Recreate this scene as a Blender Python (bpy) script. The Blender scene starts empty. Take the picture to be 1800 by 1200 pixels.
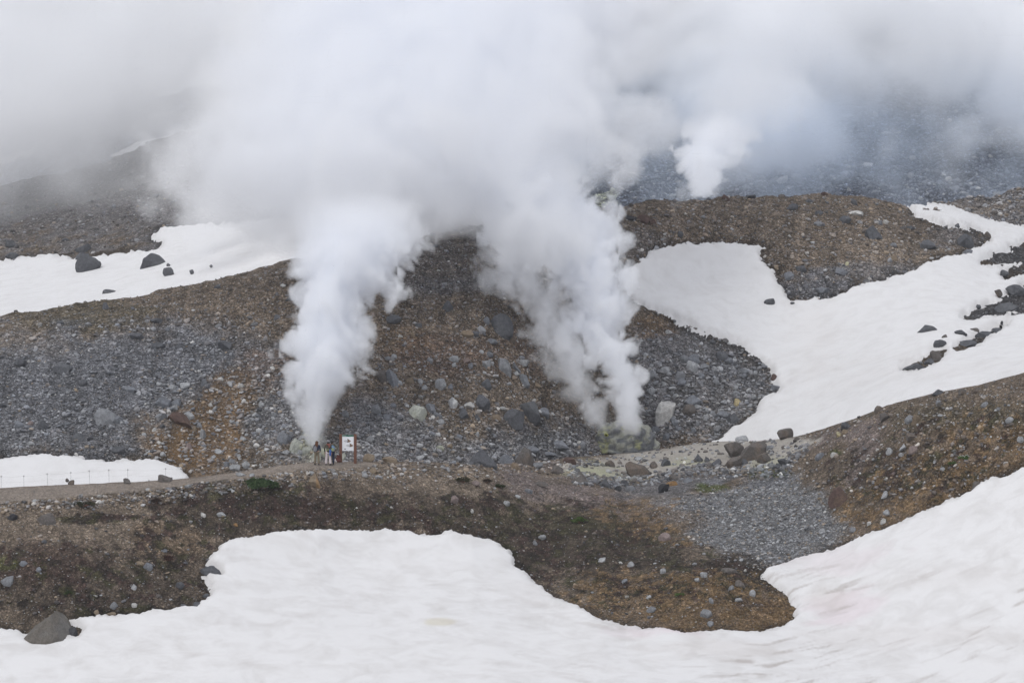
import bpy, bmesh, math, random
import numpy as np

sc = bpy.context.scene
COL = sc.collection
R = math.radians

# ------------------------------------------------------------------ camera, sky, sun, exposure
F = 900 / math.tan(R(10.0))            # focal length in photo pixels (1800 wide), horizon on row 450
VH = 450.0
cam = bpy.data.cameras.new('camera')
cam_ob = bpy.data.objects.new('camera', cam)
COL.objects.link(cam_ob)
cam.sensor_width = 36.0
cam.lens = 36.0 * F / 1800.0
cam.shift_y = -150.0 / 1800.0
cam.clip_start = 1.0
cam.clip_end = 5000.0
cam_ob.rotation_euler = (R(90), 0, 0)
sc.camera = cam_ob

SUN_EL, SUN_AZ = R(52), R(214)          # azimuth clockwise from +Y: high, from behind the camera, a little left
world = bpy.data.worlds.new('World')
sc.world = world
world.use_nodes = True
wn, wl = world.node_tree.nodes, world.node_tree.links
bg = wn['Background']
bg.inputs['Strength'].default_value = 0.1
sky = wn.new('ShaderNodeTexSky')
sky.sky_type = 'NISHITA'
sky.sun_disc = False
sky.sun_elevation = SUN_EL
sky.sun_rotation = SUN_AZ
hsv = wn.new('ShaderNodeHueSaturation')
hsv.inputs['Saturation'].default_value = 0.25
wl.new(sky.outputs['Color'], hsv.inputs['Color'])
# overcast: the cloud deck is brighter towards the zenith than at the horizon
tc = wn.new('ShaderNodeTexCoord')
sx = wn.new('ShaderNodeSeparateXYZ')
wl.new(tc.outputs['Generated'], sx.inputs[0])
mr = wn.new('ShaderNodeMapRange')
mr.inputs['From Min'].default_value = 0.0
mr.inputs['From Max'].default_value = 1.0
mr.inputs['To Min'].default_value = 8.8
mr.inputs['To Max'].default_value = 7.7
wl.new(sx.outputs['Z'], mr.inputs['Value'])
deck = wn.new('ShaderNodeVectorMath')
deck.operation = 'SCALE'
deck.inputs[0].default_value = (0.94, 0.968, 1.062)
wl.new(mr.outputs['Result'], deck.inputs['Scale'])
mix = wn.new('ShaderNodeMix')
mix.data_type = 'RGBA'
mix.inputs['Factor'].default_value = 0.88
wl.new(hsv.outputs['Color'], mix.inputs['A'])
wl.new(deck.outputs['Vector'], mix.inputs['B'])
wl.new(mix.outputs['Result'], bg.inputs['Color'])

sun = bpy.data.lights.new('sun', 'SUN')
sun.energy = 1.25
sun.angle = R(22)
sun.color = (1.0, 0.985, 0.96)
sun_ob = bpy.data.objects.new('sun', sun)
COL.objects.link(sun_ob)
sun_ob.rotation_euler = (R(90) - SUN_EL, 0, R(180) - SUN_AZ)
sun_ob.location = (-60, -120, 200)

vs = sc.view_settings
vs.view_transform = 'Standard'
vs.look = 'None'
vs.gamma = 1.0
vs.use_curve_mapping = False
vs.exposure = 0.0
cy = sc.cycles
cy.max_bounces = 32
cy.diffuse_bounces = 3
cy.glossy_bounces = 2
cy.volume_bounces = 26
cy.transparent_max_bounces = 32
cy.volume_step_rate = 2.0
cy.volume_max_steps = 200
cy.use_adaptive_sampling = True
cy.adaptive_threshold = .025
cy.adaptive_min_samples = 32
cy.use_denoising = True
cy.caustics_reflective = False
cy.caustics_refractive = False
try:
    cy.denoiser = 'OPENIMAGEDENOISE'
    cy.denoising_prefilter = 'ACCURATE'
    cy.denoising_input_passes = 'RGB_ALBEDO_NORMAL'
except Exception:
    pass

# ------------------------------------------------------------------ numbers: noise, polylines, polygons
_TAB = [np.random.default_rng(100 + i).random((64, 64, 64)).astype(np.float32) for i in range(3)]
_ROT = np.array([[0.36, 0.48, -0.8], [-0.8, 0.6, 0.0], [0.48, 0.64, 0.6]])


def vnoise(p, k=0):
    t = _TAB[k % 3]
    i = np.floor(p).astype(np.int64)
    f = (p - i).astype(np.float32)
    f = f * f * (3 - 2 * f)
    i &= 63
    j = (i + 1) & 63
    fx, fy, fz = f[..., 0], f[..., 1], f[..., 2]
    x0, y0, z0, x1, y1, z1 = i[..., 0], i[..., 1], i[..., 2], j[..., 0], j[..., 1], j[..., 2]
    a = t[x0, y0, z0] * (1 - fx) + t[x1, y0, z0] * fx
    b = t[x0, y1, z0] * (1 - fx) + t[x1, y1, z0] * fx
    c = t[x0, y0, z1] * (1 - fx) + t[x1, y0, z1] * fx
    d = t[x0, y1, z1] * (1 - fx) + t[x1, y1, z1] * fx
    a = a * (1 - fy) + b * fy
    c = c * (1 - fy) + d * fy
    return (a * (1 - fz) + c * fz) * 2 - 1


def fbm(p, octaves=4, gain=0.5, k=0, billow=False):
    p = np.asarray(p, np.float64) @ _ROT.T
    out = np.zeros(p.shape[:-1], np.float32)
    amp = 1.0
    for o in range(octaves):
        n = vnoise(p, k + o)
        out += amp * ((2.6 * np.abs(n) - .60) if billow else n)
        amp *= gain
        p = (p @ _ROT.T) * 2.03 + 17.3
    return out


def pl(pts):
    xs, ys = np.array(pts, float).T
    return lambda u: np.interp(u, xs, ys)


def sstep(a, b, x):
    t = np.clip((x - a) / (b - a), 0, 1)
    return t * t * (3 - 2 * t)


def poly_sd(P, u, v):
    """signed distance in pixels to a closed polygon, positive inside"""
    P = np.array(P, np.float32)
    u = np.asarray(u, np.float32)
    v = np.asarray(v, np.float32)
    d2 = np.full(u.shape, 1e12, np.float32)
    ins = np.zeros(u.shape, bool)
    for (ax, ay), (bx, by) in zip(P, np.roll(P, -1, 0)):
        ex, ey = bx - ax, by - ay
        wx, wy = u - ax, v - ay
        t = np.clip((wx * ex + wy * ey) / (ex * ex + ey * ey + 1e-9), 0, 1)
        d2 = np.minimum(d2, (wx - ex * t) ** 2 + (wy - ey * t) ** 2)
        c = (ay > v) != (by > v)
        ins ^= c & (u < ex * (v - ay) / (ey if abs(ey) > 1e-9 else 1e-9) + ax)
    return np.where(ins, 1, -1) * np.sqrt(d2)


def pt(u, v, Y):
    return np.stack([(u - 900) / F * Y, Y + 0 * u, -(v - VH) / F * Y], -1)


# ------------------------------------------------------------------ the lie of the land
NC = pl([(-1500, 930), (-300, 880), (0, 858), (130, 851), (240, 847), (330, 841), (420, 829), (480, 820), (540, 812), (640, 810),
         (740, 811), (830, 817), (880, 815), (960, 808), (1000, 803), (1050, 800), (1130, 794), (1200, 783), (1260, 776),
         (1330, 775), (1390, 769), (1440, 755), (1500, 735), (1560, 712), (1640, 692), (1720, 677), (1800, 655), (2000, 610), (3300, 520)])
NYc = pl([(-1500, 196), (0, 199), (560, 206), (830, 213), (960, 226), (1100, 238), (1280, 236), (1400, 226), (1500, 216), (1640, 208), (1800, 203), (3300, 190)])
NF = pl([(0, 2.6), (600, 2.6), (830, 4), (960, 11), (1060, 19), (1280, 18), (1400, 11), (1500, 5), (1650, 2.0), (3300, 2)])
NL = pl([(0, 13), (700, 13), (860, 22), (1000, 45), (1280, 48), (1420, 45), (1520, 30), (1650, 20)])
MC = pl([(-1500, 690), (-300, 600), (0, 556), (90, 546), (180, 530), (350, 495), (440, 474), (520, 452), (640, 428), (740, 410), (840, 397),
         (950, 382), (1060, 364), (1110, 356), (1180, 350), (1300, 344), (1450, 339), (1540, 346), (1600, 362), (1640, 364), (1690, 375), (1740, 394),
         (1800, 407), (2000, 422), (3300, 350)])
MYb = pl([(-1500, 210), (0, 213), (560, 219), (830, 226), (960, 236), (1100, 248), (1280, 247), (1400, 240), (1500, 236), (1640, 233), (1800, 232), (3300, 225)])
MYc = pl([(-1500, 240), (0, 242), (520, 250), (840, 256), (1060, 268), (1300, 284), (1540, 294), (1800, 304), (3300, 320)])
LC = pl([(-1500, 560), (-300, 400), (0, 325), (100, 302), (190, 283), (270, 250), (345, 233), (450, 205), (550, 182), (640, 215), (760, 320), (860, 400), (1200, 420)])
RC = pl([(1480, 470), (1560, 430), (1600, 395), (1625, 366), (1640, 362), (1690, 353), (1740, 346), (1770, 338), (1800, 330), (2000, 305), (3300, 250)])


def gs(u, v, cu, cv, ru, rv):
    return np.exp(-((u - cu) / ru) ** 2 - ((v - cv) / rv) ** 2)


def near_Y(u, v):
    s = np.maximum(v - NC(u), 0)
    Y = NYc(u) - NF(u) * (1 - np.exp(-s / NL(u)))
    t = np.clip(s / (1200 - NC(u)), 0, 1.3)
    Y = Y + (182 - (NYc(u) - NF(u))) * t ** 1.1
    Y += 1.2 * gs(u, v, 1380, 940, 90, 60) - 4.0 * gs(u, v, 1210, 1010, 170, 90) + 2.6 * gs(u, v, 620, 1010, 220, 90) - 2.0 * gs(u, v, 120, 980, 200, 90) + 2.0 * gs(u, v, 1450, 1080, 130, 80)
    return Y


def mid_Y(u, v):
    q = np.clip((NC(u) - v) / np.maximum(NC(u) - MC(u), 60), -.4, 1.3)
    Y = MYb(u) + (MYc(u) - MYb(u)) * q + 5 * np.clip((q - .86) / .14, 0, 1.2) ** 2
    Y += 4 * gs(u, v, 1440, 610, 150, 130) - 3.5 * gs(u, v, 1180, 640, 120, 90) - 3 * gs(u, v, 1450, 440, 180, 60) + 3.5 * gs(u, v, 1200, 480, 110, 60)
    Y += 2.5 * gs(u, v, 420, 760, 110, 90) - 2.5 * gs(u, v, 130, 690, 150, 90)
    return Y


def left_Y(u, v):
    q = (MC(u) - v) / np.maximum(MC(u) - LC(u), 1)
    return 287 + 105 * np.clip(q, -.3, 2) + 0 * u


def ridge_Y(u, v):
    q = (MC(u) - v) / np.maximum(MC(u) - RC(u), 8)
    return MYc(u) + 8 + 16 * np.clip(q, -.5, 1.2)


FB = pl([(-1500, 600), (0, 470), (500, 430), (1050, 345), (1800, 345), (3300, 345)])
FT = pl([(-1500, 640), (0, 600), (700, 560), (1100, 490), (1800, 480), (3300, 470)])
FC = pl([(-2500, 330), (-300, 262), (0, 228), (180, 184), (310, 162), (600, 90), (900, 70), (1200, 70), (1500, 50), (1800, 60), (4300, 120)])


def far_Y(u, v):
    q = (400 - v) / 550.0
    return FB(u) + (FT(u) - FB(u)) * q


AMP = {'near': .20, 'mid': .32, 'left': .5, 'ridge': .5, 'far': 1.0}
FUN = {'near': near_Y, 'mid': mid_Y, 'left': left_Y, 'ridge': ridge_Y, 'far': far_Y}
PATH = [(-300, 866), (0, 858), (130, 851), (240, 847), (330, 841), (420, 829), (480, 820), (540, 811), (660, 811), (655, 819), (600, 822), (530, 824), (460, 835),
        (400, 844), (330, 853), (240, 864), (120, 874), (0, 886), (-300, 905)]


def rough(p, a):
    q = np.array(p, float)
    q[..., 2] *= 1.0
    return a * (fbm(q / 6.0, 3, .5, 0) * .9 + fbm(q / 1.1, 3, .55, 1) * .42)


def surf(layer, u, v, disp=True):
    u = np.asarray(u, float)
    v = np.asarray(v, float)
    p = pt(u, v, FUN[layer](u, v))
    if disp:
        a = AMP[layer]
        n = rough(p, a)
        if layer == 'near':
            n = n * (1 - .85 * sstep(-2, 4, poly_sd(PATH, u, v)))
            n = n * (.35 + .65 * sstep(0, 25, v - NC(u)))
        p = p.copy()
        p[..., 2] += n
    return p


# ------------------------------------------------------------------ what colour the ground itself has, zone by zone
C = dict(brown=(.180, .142, .108), tan=(.275, .222, .172), heath=(.046, .037, .031), red_heath=(.068, .044, .038), olive=(.082, .076, .042),
         moss=(.075, .095, .022), straw=(.190, .128, .075), grey=(.180, .181, .192), dgrey=(.135, .138, .151), lgrey=(.235, .238, .246),
         pink=(.230, .190, .178), pale=(.500, .465, .415), sulph=(.470, .470, .320), rust=(.190, .122, .066), red=(.155, .108, .082),
         dark=(.045, .045, .050), path=(.310, .262, .220), sgrey=(.215, .220, .228), fgrey=(.145, .160, .195))
CHUTE = [(1160, 905), (1250, 850), (1400, 840), (1440, 880), (1500, 940), (1470, 962), (1345, 1005), (1280, 975), (1210, 935)]
FLAT = [(1005, 812), (1060, 803), (1130, 794), (1200, 783), (1262, 774), (1330, 772), (1400, 768), (1440, 772), (1400, 800), (1380, 828), (1320, 830), (1230, 822), (1160, 838), (1110, 842), (1060, 846), (1010, 838), (985, 822)]
Z_NEAR = [
    ('e', 760, 1010, 1600, 300, 'brown', 1), ('e', 100, 930, 330, 70, 'tan', .45), ('e', 180, 1040, 260, 60, 'heath', .55),
    ('e', 90, 990, 120, 40, 'red_heath', .7), ('e', 620, 830, 300, 18, 'tan', .5), ('e', 790, 850, 170, 20, 'tan', .5),
    ('p', [(290, 872), (380, 850), (480, 855), (620, 868), (760, 880), (890, 900), (960, 945), (930, 1010), (860, 950), (560, 930), (400, 940), (340, 990), (330, 920)], 'heath', .45, 30),
    ('e', 560, 895, 120, 22, 'red_heath', .7), ('e', 400, 890, 70, 26, 'red_heath', .6), ('e', 300, 950, 60, 40, 'rust', .35), ('e', 680, 850, 60, 10, 'brown', .7),
    ('e', 1050, 960, 150, 60, 'heath', .6), ('e', 1000, 920, 90, 30, 'olive', .55), ('e', 1130, 935, 80, 40, 'olive', .4),
    ('p', [(880, 826), (960, 835), (1080, 868), (1180, 900), (1120, 905), (1000, 880), (900, 850)], 'pink', .85, 26),
    ('p', CHUTE, 'sgrey', .9, 18),
    ('e', 1390, 950, 70, 40, 'lgrey', .5), ('e', 1180, 890, 60, 26, 'lgrey', .5),
    ('e', 1170, 910, 90, 26, 'straw', .55), ('e', 1230, 1060, 130, 55, 'straw', .55), ('e', 1350, 1085, 50, 26, 'straw', .9), ('e', 1100, 1060, 60, 30, 'straw', .5),
    ('e', 1290, 1010, 60, 40, 'heath', .7), ('e', 1180, 1010, 70, 40, 'heath', .45), ('e', 1320, 1060, 40, 18, 'red_heath', .5),
    ('e', 1620, 760, 230, 70, 'brown', .8), ('p', [(1480, 965), (1560, 900), (1700, 830), (1830, 740), (1830, 815), (1690, 866), (1580, 920)], 'straw', .55, 26),
    ('e', 1600, 830, 130, 45, 'heath', .5), ('e', 1720, 780, 110, 50, 'straw', .35), ('e', 1700, 730, 140, 30, 'olive', .4), ('e', 1560, 860, 60, 30, 'heath', .4),
    ('p', [(1440, 765), (1500, 745), (1560, 735), (1545, 770), (1530, 800), (1510, 850), (1490, 860), (1500, 800), (1480, 780), (1400, 800)], 'pink', .7, 12),
    ('p', FLAT, 'pale', .92, 6),
    ('e', 1040, 828, 50, 16, 'sulph', .8), ('e', 1210, 812, 45, 9, 'sulph', .6), ('e', 1345, 812, 40, 14, 'sulph', .5), ('e', 1100, 836, 50, 8, 'sulph', .5),
    ('p', [(1060, 850), (1180, 832), (1260, 835), (1380, 830), (1400, 845), (1260, 850), (1160, 872), (1090, 870)], 'grey', .75, 10),
    ('e', 1355, 832, 40, 7, 'moss', .9), ('e', 1250, 855, 26, 6, 'moss', .8), ('e', 1235, 848, 14, 4, 'moss', .8), ('e', 1470, 797, 12, 4, 'moss', .7),
    ('e', 150, 916, 60, 6, 'olive', .8), ('e', 10, 990, 26, 12, 'moss', .5), ('e', 145, 889, 40, 6, 'heath', .9), ('e', 200, 909, 50, 5, 'red_heath', .9),
    ('p', PATH, 'path', .9, 3),
]
RUST = [(230, 735), (300, 752), (330, 700), (370, 660), (430, 650), (440, 700), (420, 740), (430, 790), (340, 845), (300, 815), (270, 800)]
Z_MID = [
    ('e', 700, 600, 2200, 600, 'brown', .75), ('p', [(-300, 600), (0, 590), (160, 575), (300, 590), (500, 600), (520, 640), (440, 660), (330, 720), (240, 740), (240, 812), (0, 800), (-300, 830)], 'grey', .95, 30),
    ('e', 120, 690, 200, 70, 'dgrey', .55), ('e', 330, 620, 130, 60, 'dgrey', .5),
    ('e', 140, 555, 160, 24, 'olive', .4), ('e', 60, 595, 90, 30, 'tan', .25),
    ('p', RUST, 'rust', .8, 16),
    ('e', 325, 800, 30, 34, 'rust', .9), ('e', 420, 755, 22, 20, 'rust', .7), ('e', 470, 655, 50, 40, 'red', .6),
    ('e', 500, 740, 60, 70, 'grey', .85), ('e', 560, 790, 60, 40, 'lgrey', .6), ('e', 545, 785, 26, 30, 'sulph', .6),
    ('e', 800, 620, 120, 40, 'red', .75), ('e', 700, 590, 60, 30, 'rust', .3), ('e', 950, 620, 60, 40, 'red', .5),
    ('p', [(600, 690), (680, 720), (800, 770), (900, 760), (1010, 740), (1060, 760), (1060, 830), (600, 830)], 'grey', .8, 26),
    ('e', 670, 740, 50, 40, 'lgrey', .4), ('e', 940, 785, 140, 18, 'lgrey', .45), ('e', 770, 480, 120, 60, 'grey', .35), ('e', 800, 500, 90, 20, 'dgrey', .4),
    ('p', [(1100, 590), (1180, 570), (1260, 600), (1370, 680), (1330, 730), (1260, 776), (1120, 770), (1110, 640)], 'grey', .75, 18),
    ('e', 1150, 575, 50, 22, 'rust', .55), ('e', 1300, 640, 70, 40, 'dgrey', .6),
    ('e', 1200, 395, 160, 30, 'brown', .6), ('e', 1450, 420, 240, 60, 'brown', .6), ('e', 1560, 440, 90, 36, 'tan', .35), ('e', 1430, 505, 80, 26, 'dgrey', .85),
    ('e', 1560, 478, 90, 18, 'grey', .6), ('e', 1130, 430, 60, 30, 'dgrey', .4), ('e', 1690, 415, 60, 22, 'dgrey', .5),
    ('e', 1780, 450, 60, 30, 'dgrey', .8), ('e', 1760, 540, 90, 50, 'dgrey', .8),
]
Z_LEFT = [('e', 400, 400, 3000, 900, 'brown', .8), ('e', 200, 330, 900, 120, 'grey', .7)]
Z_RIDGE = [('e', 1800, 400, 3000, 900, 'grey', .6), ('e', 1690, 368, 90, 12, 'tan', .6)]
Z_FAR = [('e', 400, 400, 9000, 9000, 'fgrey', 1), ('e', 1290, 320, 60, 40, 'pink', .35), ('e', 1600, 330, 120, 60, 'dgrey', .4), ('e', 1055, 350, 30, 16, 'sulph', .8)]
ZONES = {'near': Z_NEAR, 'mid': Z_MID, 'left': Z_LEFT, 'ridge': Z_RIDGE, 'far': Z_FAR}


SNOW_FRONT = [(0, 1103), (22, 1106), (40, 1113), (60, 1123), (110, 1123), (140, 1115), (143, 1108), (122, 1096), (118, 1088), (160, 1085), (210, 1082), (280, 1073), (345, 1065),
              (352, 1058), (370, 1052), (368, 1035), (362, 1015), (356, 1009), (387, 1006), (372, 996), (366, 990), (375, 978), (386, 970), (384, 962), (395, 953), (420, 947),
              (480, 940), (520, 933), (570, 930), (620, 930), (700, 937), (745, 941), (800, 938), (840, 944), (880, 957), (903, 978), (905, 992), (925, 1010), (945, 1030),
              (975, 1050), (1010, 1066), (1050, 1085), (1085, 1098), (1120, 1104), (1160, 1105), (1200, 1112), (1240, 1113), (1290, 1113), (1340, 1110), (1375, 1100),
              (1392, 1090), (1399, 1067), (1385, 1050), (1365, 1035), (1350, 1022), (1340, 1012), (1348, 1000), (1400, 985), (1465, 965), (1520, 942), (1580, 922),
              (1640, 895), (1690, 868), (1750, 840), (1800, 822), (2000, 745), (2400, 690), (3300, 640), (3300, 1300), (-1500, 1300), (-1500, 1103)]
SNOW_LEFT = [(-600, 850), (0, 806), (45, 803), (85, 797), (110, 798), (150, 806), (190, 810), (240, 808), (265, 806), (290, 812), (315, 824), (332, 836), (335, 880), (0, 905), (-600, 930)]
SNOW_GULLY = [(1600, 361), (1640, 360), (1690, 370), (1740, 388), (1800, 400), (2300, 440), (2300, 690), (1800, 700), (1640, 740), (1440, 800), (1200, 830), (1255, 776), (1290, 752), (1325, 730),
              (1330, 715), (1345, 700), (1368, 687), (1362, 672), (1355, 655), (1330, 635), (1290, 605), (1250, 590), (1210, 570), (1165, 548), (1120, 535), (1105, 520), (1092, 490),
              (1095, 478), (1120, 462), (1150, 440), (1190, 430), (1240, 428), (1300, 427), (1350, 436), (1335, 446), (1338, 462), (1362, 480), (1363, 495), (1380, 515), (1385, 528),
              (1410, 530), (1430, 522), (1455, 525), (1485, 517), (1500, 505), (1530, 496), (1590, 485), (1630, 463), (1690, 448), (1740, 425), (1746, 415), (1720, 405), (1690, 400),
              (1640, 390), (1610, 380)]
HOLES = [[(1730, 462), (1770, 446), (1800, 431), (2000, 380), (2000, 440), (1800, 458), (1760, 467)],
         [(1768, 486), (1782, 476), (1800, 465), (1900, 440), (1900, 470), (1800, 479), (1780, 483)],
         [(1690, 562), (1720, 545), (1770, 527), (1800, 503), (1900, 480), (1900, 520), (1800, 538), (1765, 551), (1735, 556), (1710, 563)],
         [(1776, 555), (1800, 542), (1900, 515), (1900, 528), (1800, 549)],
         [(1685, 615), (1700, 602), (1720, 590), (1745, 580), (1772, 568), (1750, 584), (1725, 598), (1700, 611)],
         [(1588, 652), (1600, 642), (1630, 632), (1640, 620), (1657, 622), (1640, 639), (1610, 649)]]
SNOW_BACK = [(-900, 500), (-300, 470), (0, 461), (90, 451), (130, 459), (165, 455), (200, 448), (240, 446), (255, 448), (287, 438), (265, 418), (285, 404), (330, 400), (430, 393),
             (520, 384), (620, 376), (720, 372), (760, 420), (500, 500), (200, 570), (0, 590), (-300, 640), (-900, 680)]
STREAKS = [[(185, 279), (240, 255), (300, 238), (350, 229), (352, 240), (300, 254), (245, 272)],
           [(-60, 300), (0, 281), (85, 252), (60, 268), (0, 291), (-60, 312)], [(110, 243), (165, 226), (150, 235), (115, 246)],
           [(180, 218), (255, 192), (235, 204), (190, 221)], [(225, 222), (310, 194), (290, 206), (240, 225)]]


HZ = [(430, 890, 160, 50, 1), (600, 905, 250, 34, 1), (850, 905, 140, 50, 1), (1000, 950, 170, 70, 1), (1120, 1000, 170, 70, .8), (1290, 1010, 80, 50, 1), (300, 960, 90, 60, .8),
      (150, 1030, 240, 60, .7), (1600, 830, 150, 50, .8), (1700, 770, 140, 50, .5), (100, 990, 120, 40, .7), (150, 912, 100, 12, .8)]
SZ = [(1230, 1060, 170, 65, 1), (1350, 1080, 60, 40, 1.2), (1100, 1050, 110, 50, .8), (1180, 915, 120, 40, .7), (1680, 850, 160, 60, .9), (1560, 890, 110, 50, .9), (1750, 780, 120, 60, .7), (1090, 900, 60, 26, .5)]


def fine(layer, u, v):
    """1 where the ground is bare crust, sand or soil instead of stones"""
    if layer == 'near':
        return np.maximum(np.maximum(sstep(-3, 4, poly_sd(FLAT, u, v)), .8 * sstep(-3, 3, poly_sd(PATH, u, v))), .15)
    if layer == 'mid':
        return .75 * sstep(-8, 12, poly_sd(RUST, u, v))
    return 0.0 * u


def paint(layer, u, v, p):
    q = np.array(p, float)
    n = fbm(q / 2.2, 4, .6, 2)
    rgb = np.zeros(u.shape + (3,)) + np.array(C['brown'])
    for z in ZONES[layer]:
        if z[0] == 'e':
            _, cu, cv, ru, rv, c, st = z
            r = np.hypot((u - cu) / ru, (v - cv) / rv)
            w = sstep(1.25, .55, r + .42 * n)
        else:
            _, P, c, st, soft = z
            w = sstep(-soft, soft, poly_sd(P, u, v) + soft * 1.1 * n)
        w = (w * st)[..., None]
        rgb = rgb * (1 - w) + np.array(C[c]) * w
    if layer == 'near':                              # the plant carpet: cushions of heath, moss and dry grass with bare grit between
        def cover_w(Z):
            w = np.zeros(u.shape)
            for cu, cv, ru, rv, s_ in Z:
                w = np.maximum(w, s_ * sstep(1.35, .5, np.hypot((u - cu) / ru, (v - cv) / rv)))
            return w.clip(0, 1)
        dry = sstep(5, -7, poly_sd(CHUTE, u, v))
        hw, sw = cover_w(HZ) * dry, cover_w(SZ) * dry
        a = fbm(q / .75, 5, .68, 0)
        b = fbm(q / .55 + 50, 4, .66, 1)
        c = fbm(q / .9 + 90, 3, .6, 2)[..., None]
        plant = np.where(c > .28, np.array(C['olive']) * .8, np.where(c < -.3, np.array(C['red_heath']), np.array(C['heath'])))
        w = (sstep(-.05, .28, a + .6 * (hw - .62)) * sstep(.02, .3, hw) * .9)[..., None]
        rgb = rgb * (1 - w) + plant * w
        w = (sstep(.10, .5, b + .5 * (sw - .62)) * sstep(.02, .3, sw) * .8)[..., None]
        rgb = rgb * (1 - w) + np.array((.245, .165, .092)) * w
        bare = sstep(-3, 4, poly_sd(PATH, u, v))[..., None]
        rgb = rgb * (1 - bare) + np.array(C['path']) * bare
    if layer in ('near', 'mid', 'left'):             # ground soaked by meltwater along the snow
        e = np.full(u.shape, -99.)
        for S in {'near': (SNOW_FRONT,), 'mid': (SNOW_LEFT, SNOW_GULLY), 'left': (SNOW_BACK,)}[layer]:
            e = np.maximum(e, poly_sd(S, u, v))
        rgb *= (1 - .5 * sstep(-16, -2, e + 7 * n))[..., None]
    rgb *= (1 + .30 * fbm(q / .7, 3, .6, 1) * (1 - .75 * fine(layer, u, v)))[..., None]
    if layer == 'mid':                               # wash lines down the fall of the talus
        rgb *= (1 + .28 * fbm(np.stack([u / 16.0 + .15 * v / 16.0, v / 110.0, 0 * u], -1), 4, .6, 1))[..., None]
    return np.clip(rgb, .008, 1)


# ------------------------------------------------------------------ materials
def new_mat(name):
    m = bpy.data.materials.new(name)
    m.use_nodes = True
    return m, m.node_tree.nodes, m.node_tree.links, m.node_tree.nodes['Principled BSDF']


def simple_mat(name, rgb, rough_=.8, var=.12, scale=6.0, bump=.0):
    m, N, L, b = new_mat(name)
    b.inputs['Roughness'].default_value = rough_
    b.inputs['Specular IOR Level'].default_value = .25
    co = N.new('ShaderNodeTexCoord')
    nz = N.new('ShaderNodeTexNoise')
    nz.inputs['Scale'].default_value = scale
    nz.inputs['Detail'].default_value = 4
    L.new(co.outputs['Object'], nz.inputs['Vector'])
    ramp = N.new('ShaderNodeMix')
    ramp.data_type = 'RGBA'
    ramp.inputs['A'].default_value = (*[c * (1 - var) for c in rgb], 1)
    ramp.inputs['B'].default_value = (*[min(1, c * (1 + var)) for c in rgb], 1)
    L.new(nz.outputs['Fac'], ramp.inputs['Factor'])
    L.new(ramp.outputs['Result'], b.inputs['Base Color'])
    if bump:
        bp = N.new('ShaderNodeBump')
        bp.inputs['Strength'].default_value = bump
        bp.inputs['Distance'].default_value = .05
        L.new(nz.outputs['Fac'], bp.inputs['Height'])
        L.new(bp.outputs['Normal'], b.inputs['Normal'])
    return m


def math_node(N, L, op, a, b=None, c=None):
    n = N.new('ShaderNodeMath')
    n.operation = op
    for i, x in enumerate((a, b, c)):
        if x is None:
            continue
        if isinstance(x, (int, float)):
            n.inputs[i].default_value = x
        else:
            L.new(x, n.inputs[i])
    return n.outputs[0]


def ground_mat(name, s1, s2, contrast):
    """stony ground: the zone colour broken up into stones of two sizes and grit"""
    m, N, L, b = new_mat(name)
    b.inputs['Roughness'].default_value = .95
    b.inputs['Specular IOR Level'].default_value = .15
    at = N.new('ShaderNodeAttribute')
    at.attribute_name = 'col'
    co = N.new('ShaderNodeTexCoord')
    wob = N.new('ShaderNodeTexNoise')
    wob.inputs['Scale'].default_value = 1.3
    wob.inputs['Detail'].default_value = 5
    L.new(co.outputs['Object'], wob.inputs['Vector'])
    f = None
    dist = None
    for s, k in ((s1, .55), (s2, .85)):
        vo = N.new('ShaderNodeTexVoronoi')
        vo.inputs['Scale'].default_value = s
        vo.inputs['Randomness'].default_value = 1
        L.new(co.outputs['Object'], vo.inputs['Vector'])
        sep = N.new('ShaderNodeSeparateColor')
        L.new(vo.outputs['Color'], sep.inputs[0])
        pw = math_node(N, L, 'POWER', sep.outputs[0], 2.2)
        g = math_node(N, L, 'MULTIPLY_ADD', pw, k * contrast * 2.2, 1 - k * contrast * .62)
        ed = N.new('ShaderNodeMapRange')
        ed.inputs['From Min'].default_value = .15
        ed.inputs['From Max'].default_value = .75
        ed.inputs['To Min'].default_value = 1.08
        ed.inputs['To Max'].default_value = .72
        L.new(vo.outputs['Distance'], ed.inputs['Value'])
        g = math_node(N, L, 'MULTIPLY', g, ed.outputs[0])
        f = g if f is None else math_node(N, L, 'MULTIPLY', f, g)
        inv = math_node(N, L, 'SUBTRACT', 1.0, vo.outputs['Distance'])
        inv = math_node(N, L, 'MULTIPLY', inv, 1.0 / s)
        dist = inv if dist is None else math_node(N, L, 'ADD', dist, inv)
    f = math_node(N, L, 'MULTIPLY', f, math_node(N, L, 'MULTIPLY_ADD', wob.outputs['Fac'], .9, .5))
    sc_ = N.new('ShaderNodeVectorMath')
    sc_.operation = 'SCALE'
    keep_ = N.new('ShaderNodeMix')
    L.new(at.outputs['Alpha'], keep_.inputs['Factor'])
    keep_.inputs['A'].default_value = .82
    L.new(f, keep_.inputs['B'])
    L.new(at.outputs['Color'], sc_.inputs[0])
    L.new(keep_.outputs['Result'], sc_.inputs['Scale'])
    L.new(sc_.outputs[0], b.inputs['Base Color'])
    bp = N.new('ShaderNodeBump')
    bp.inputs['Strength'].default_value = .9
    bp.inputs['Distance'].default_value = .8
    L.new(dist, bp.inputs['Height'])
    L.new(bp.outputs['Normal'], b.inputs['Normal'])
    return m


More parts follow.
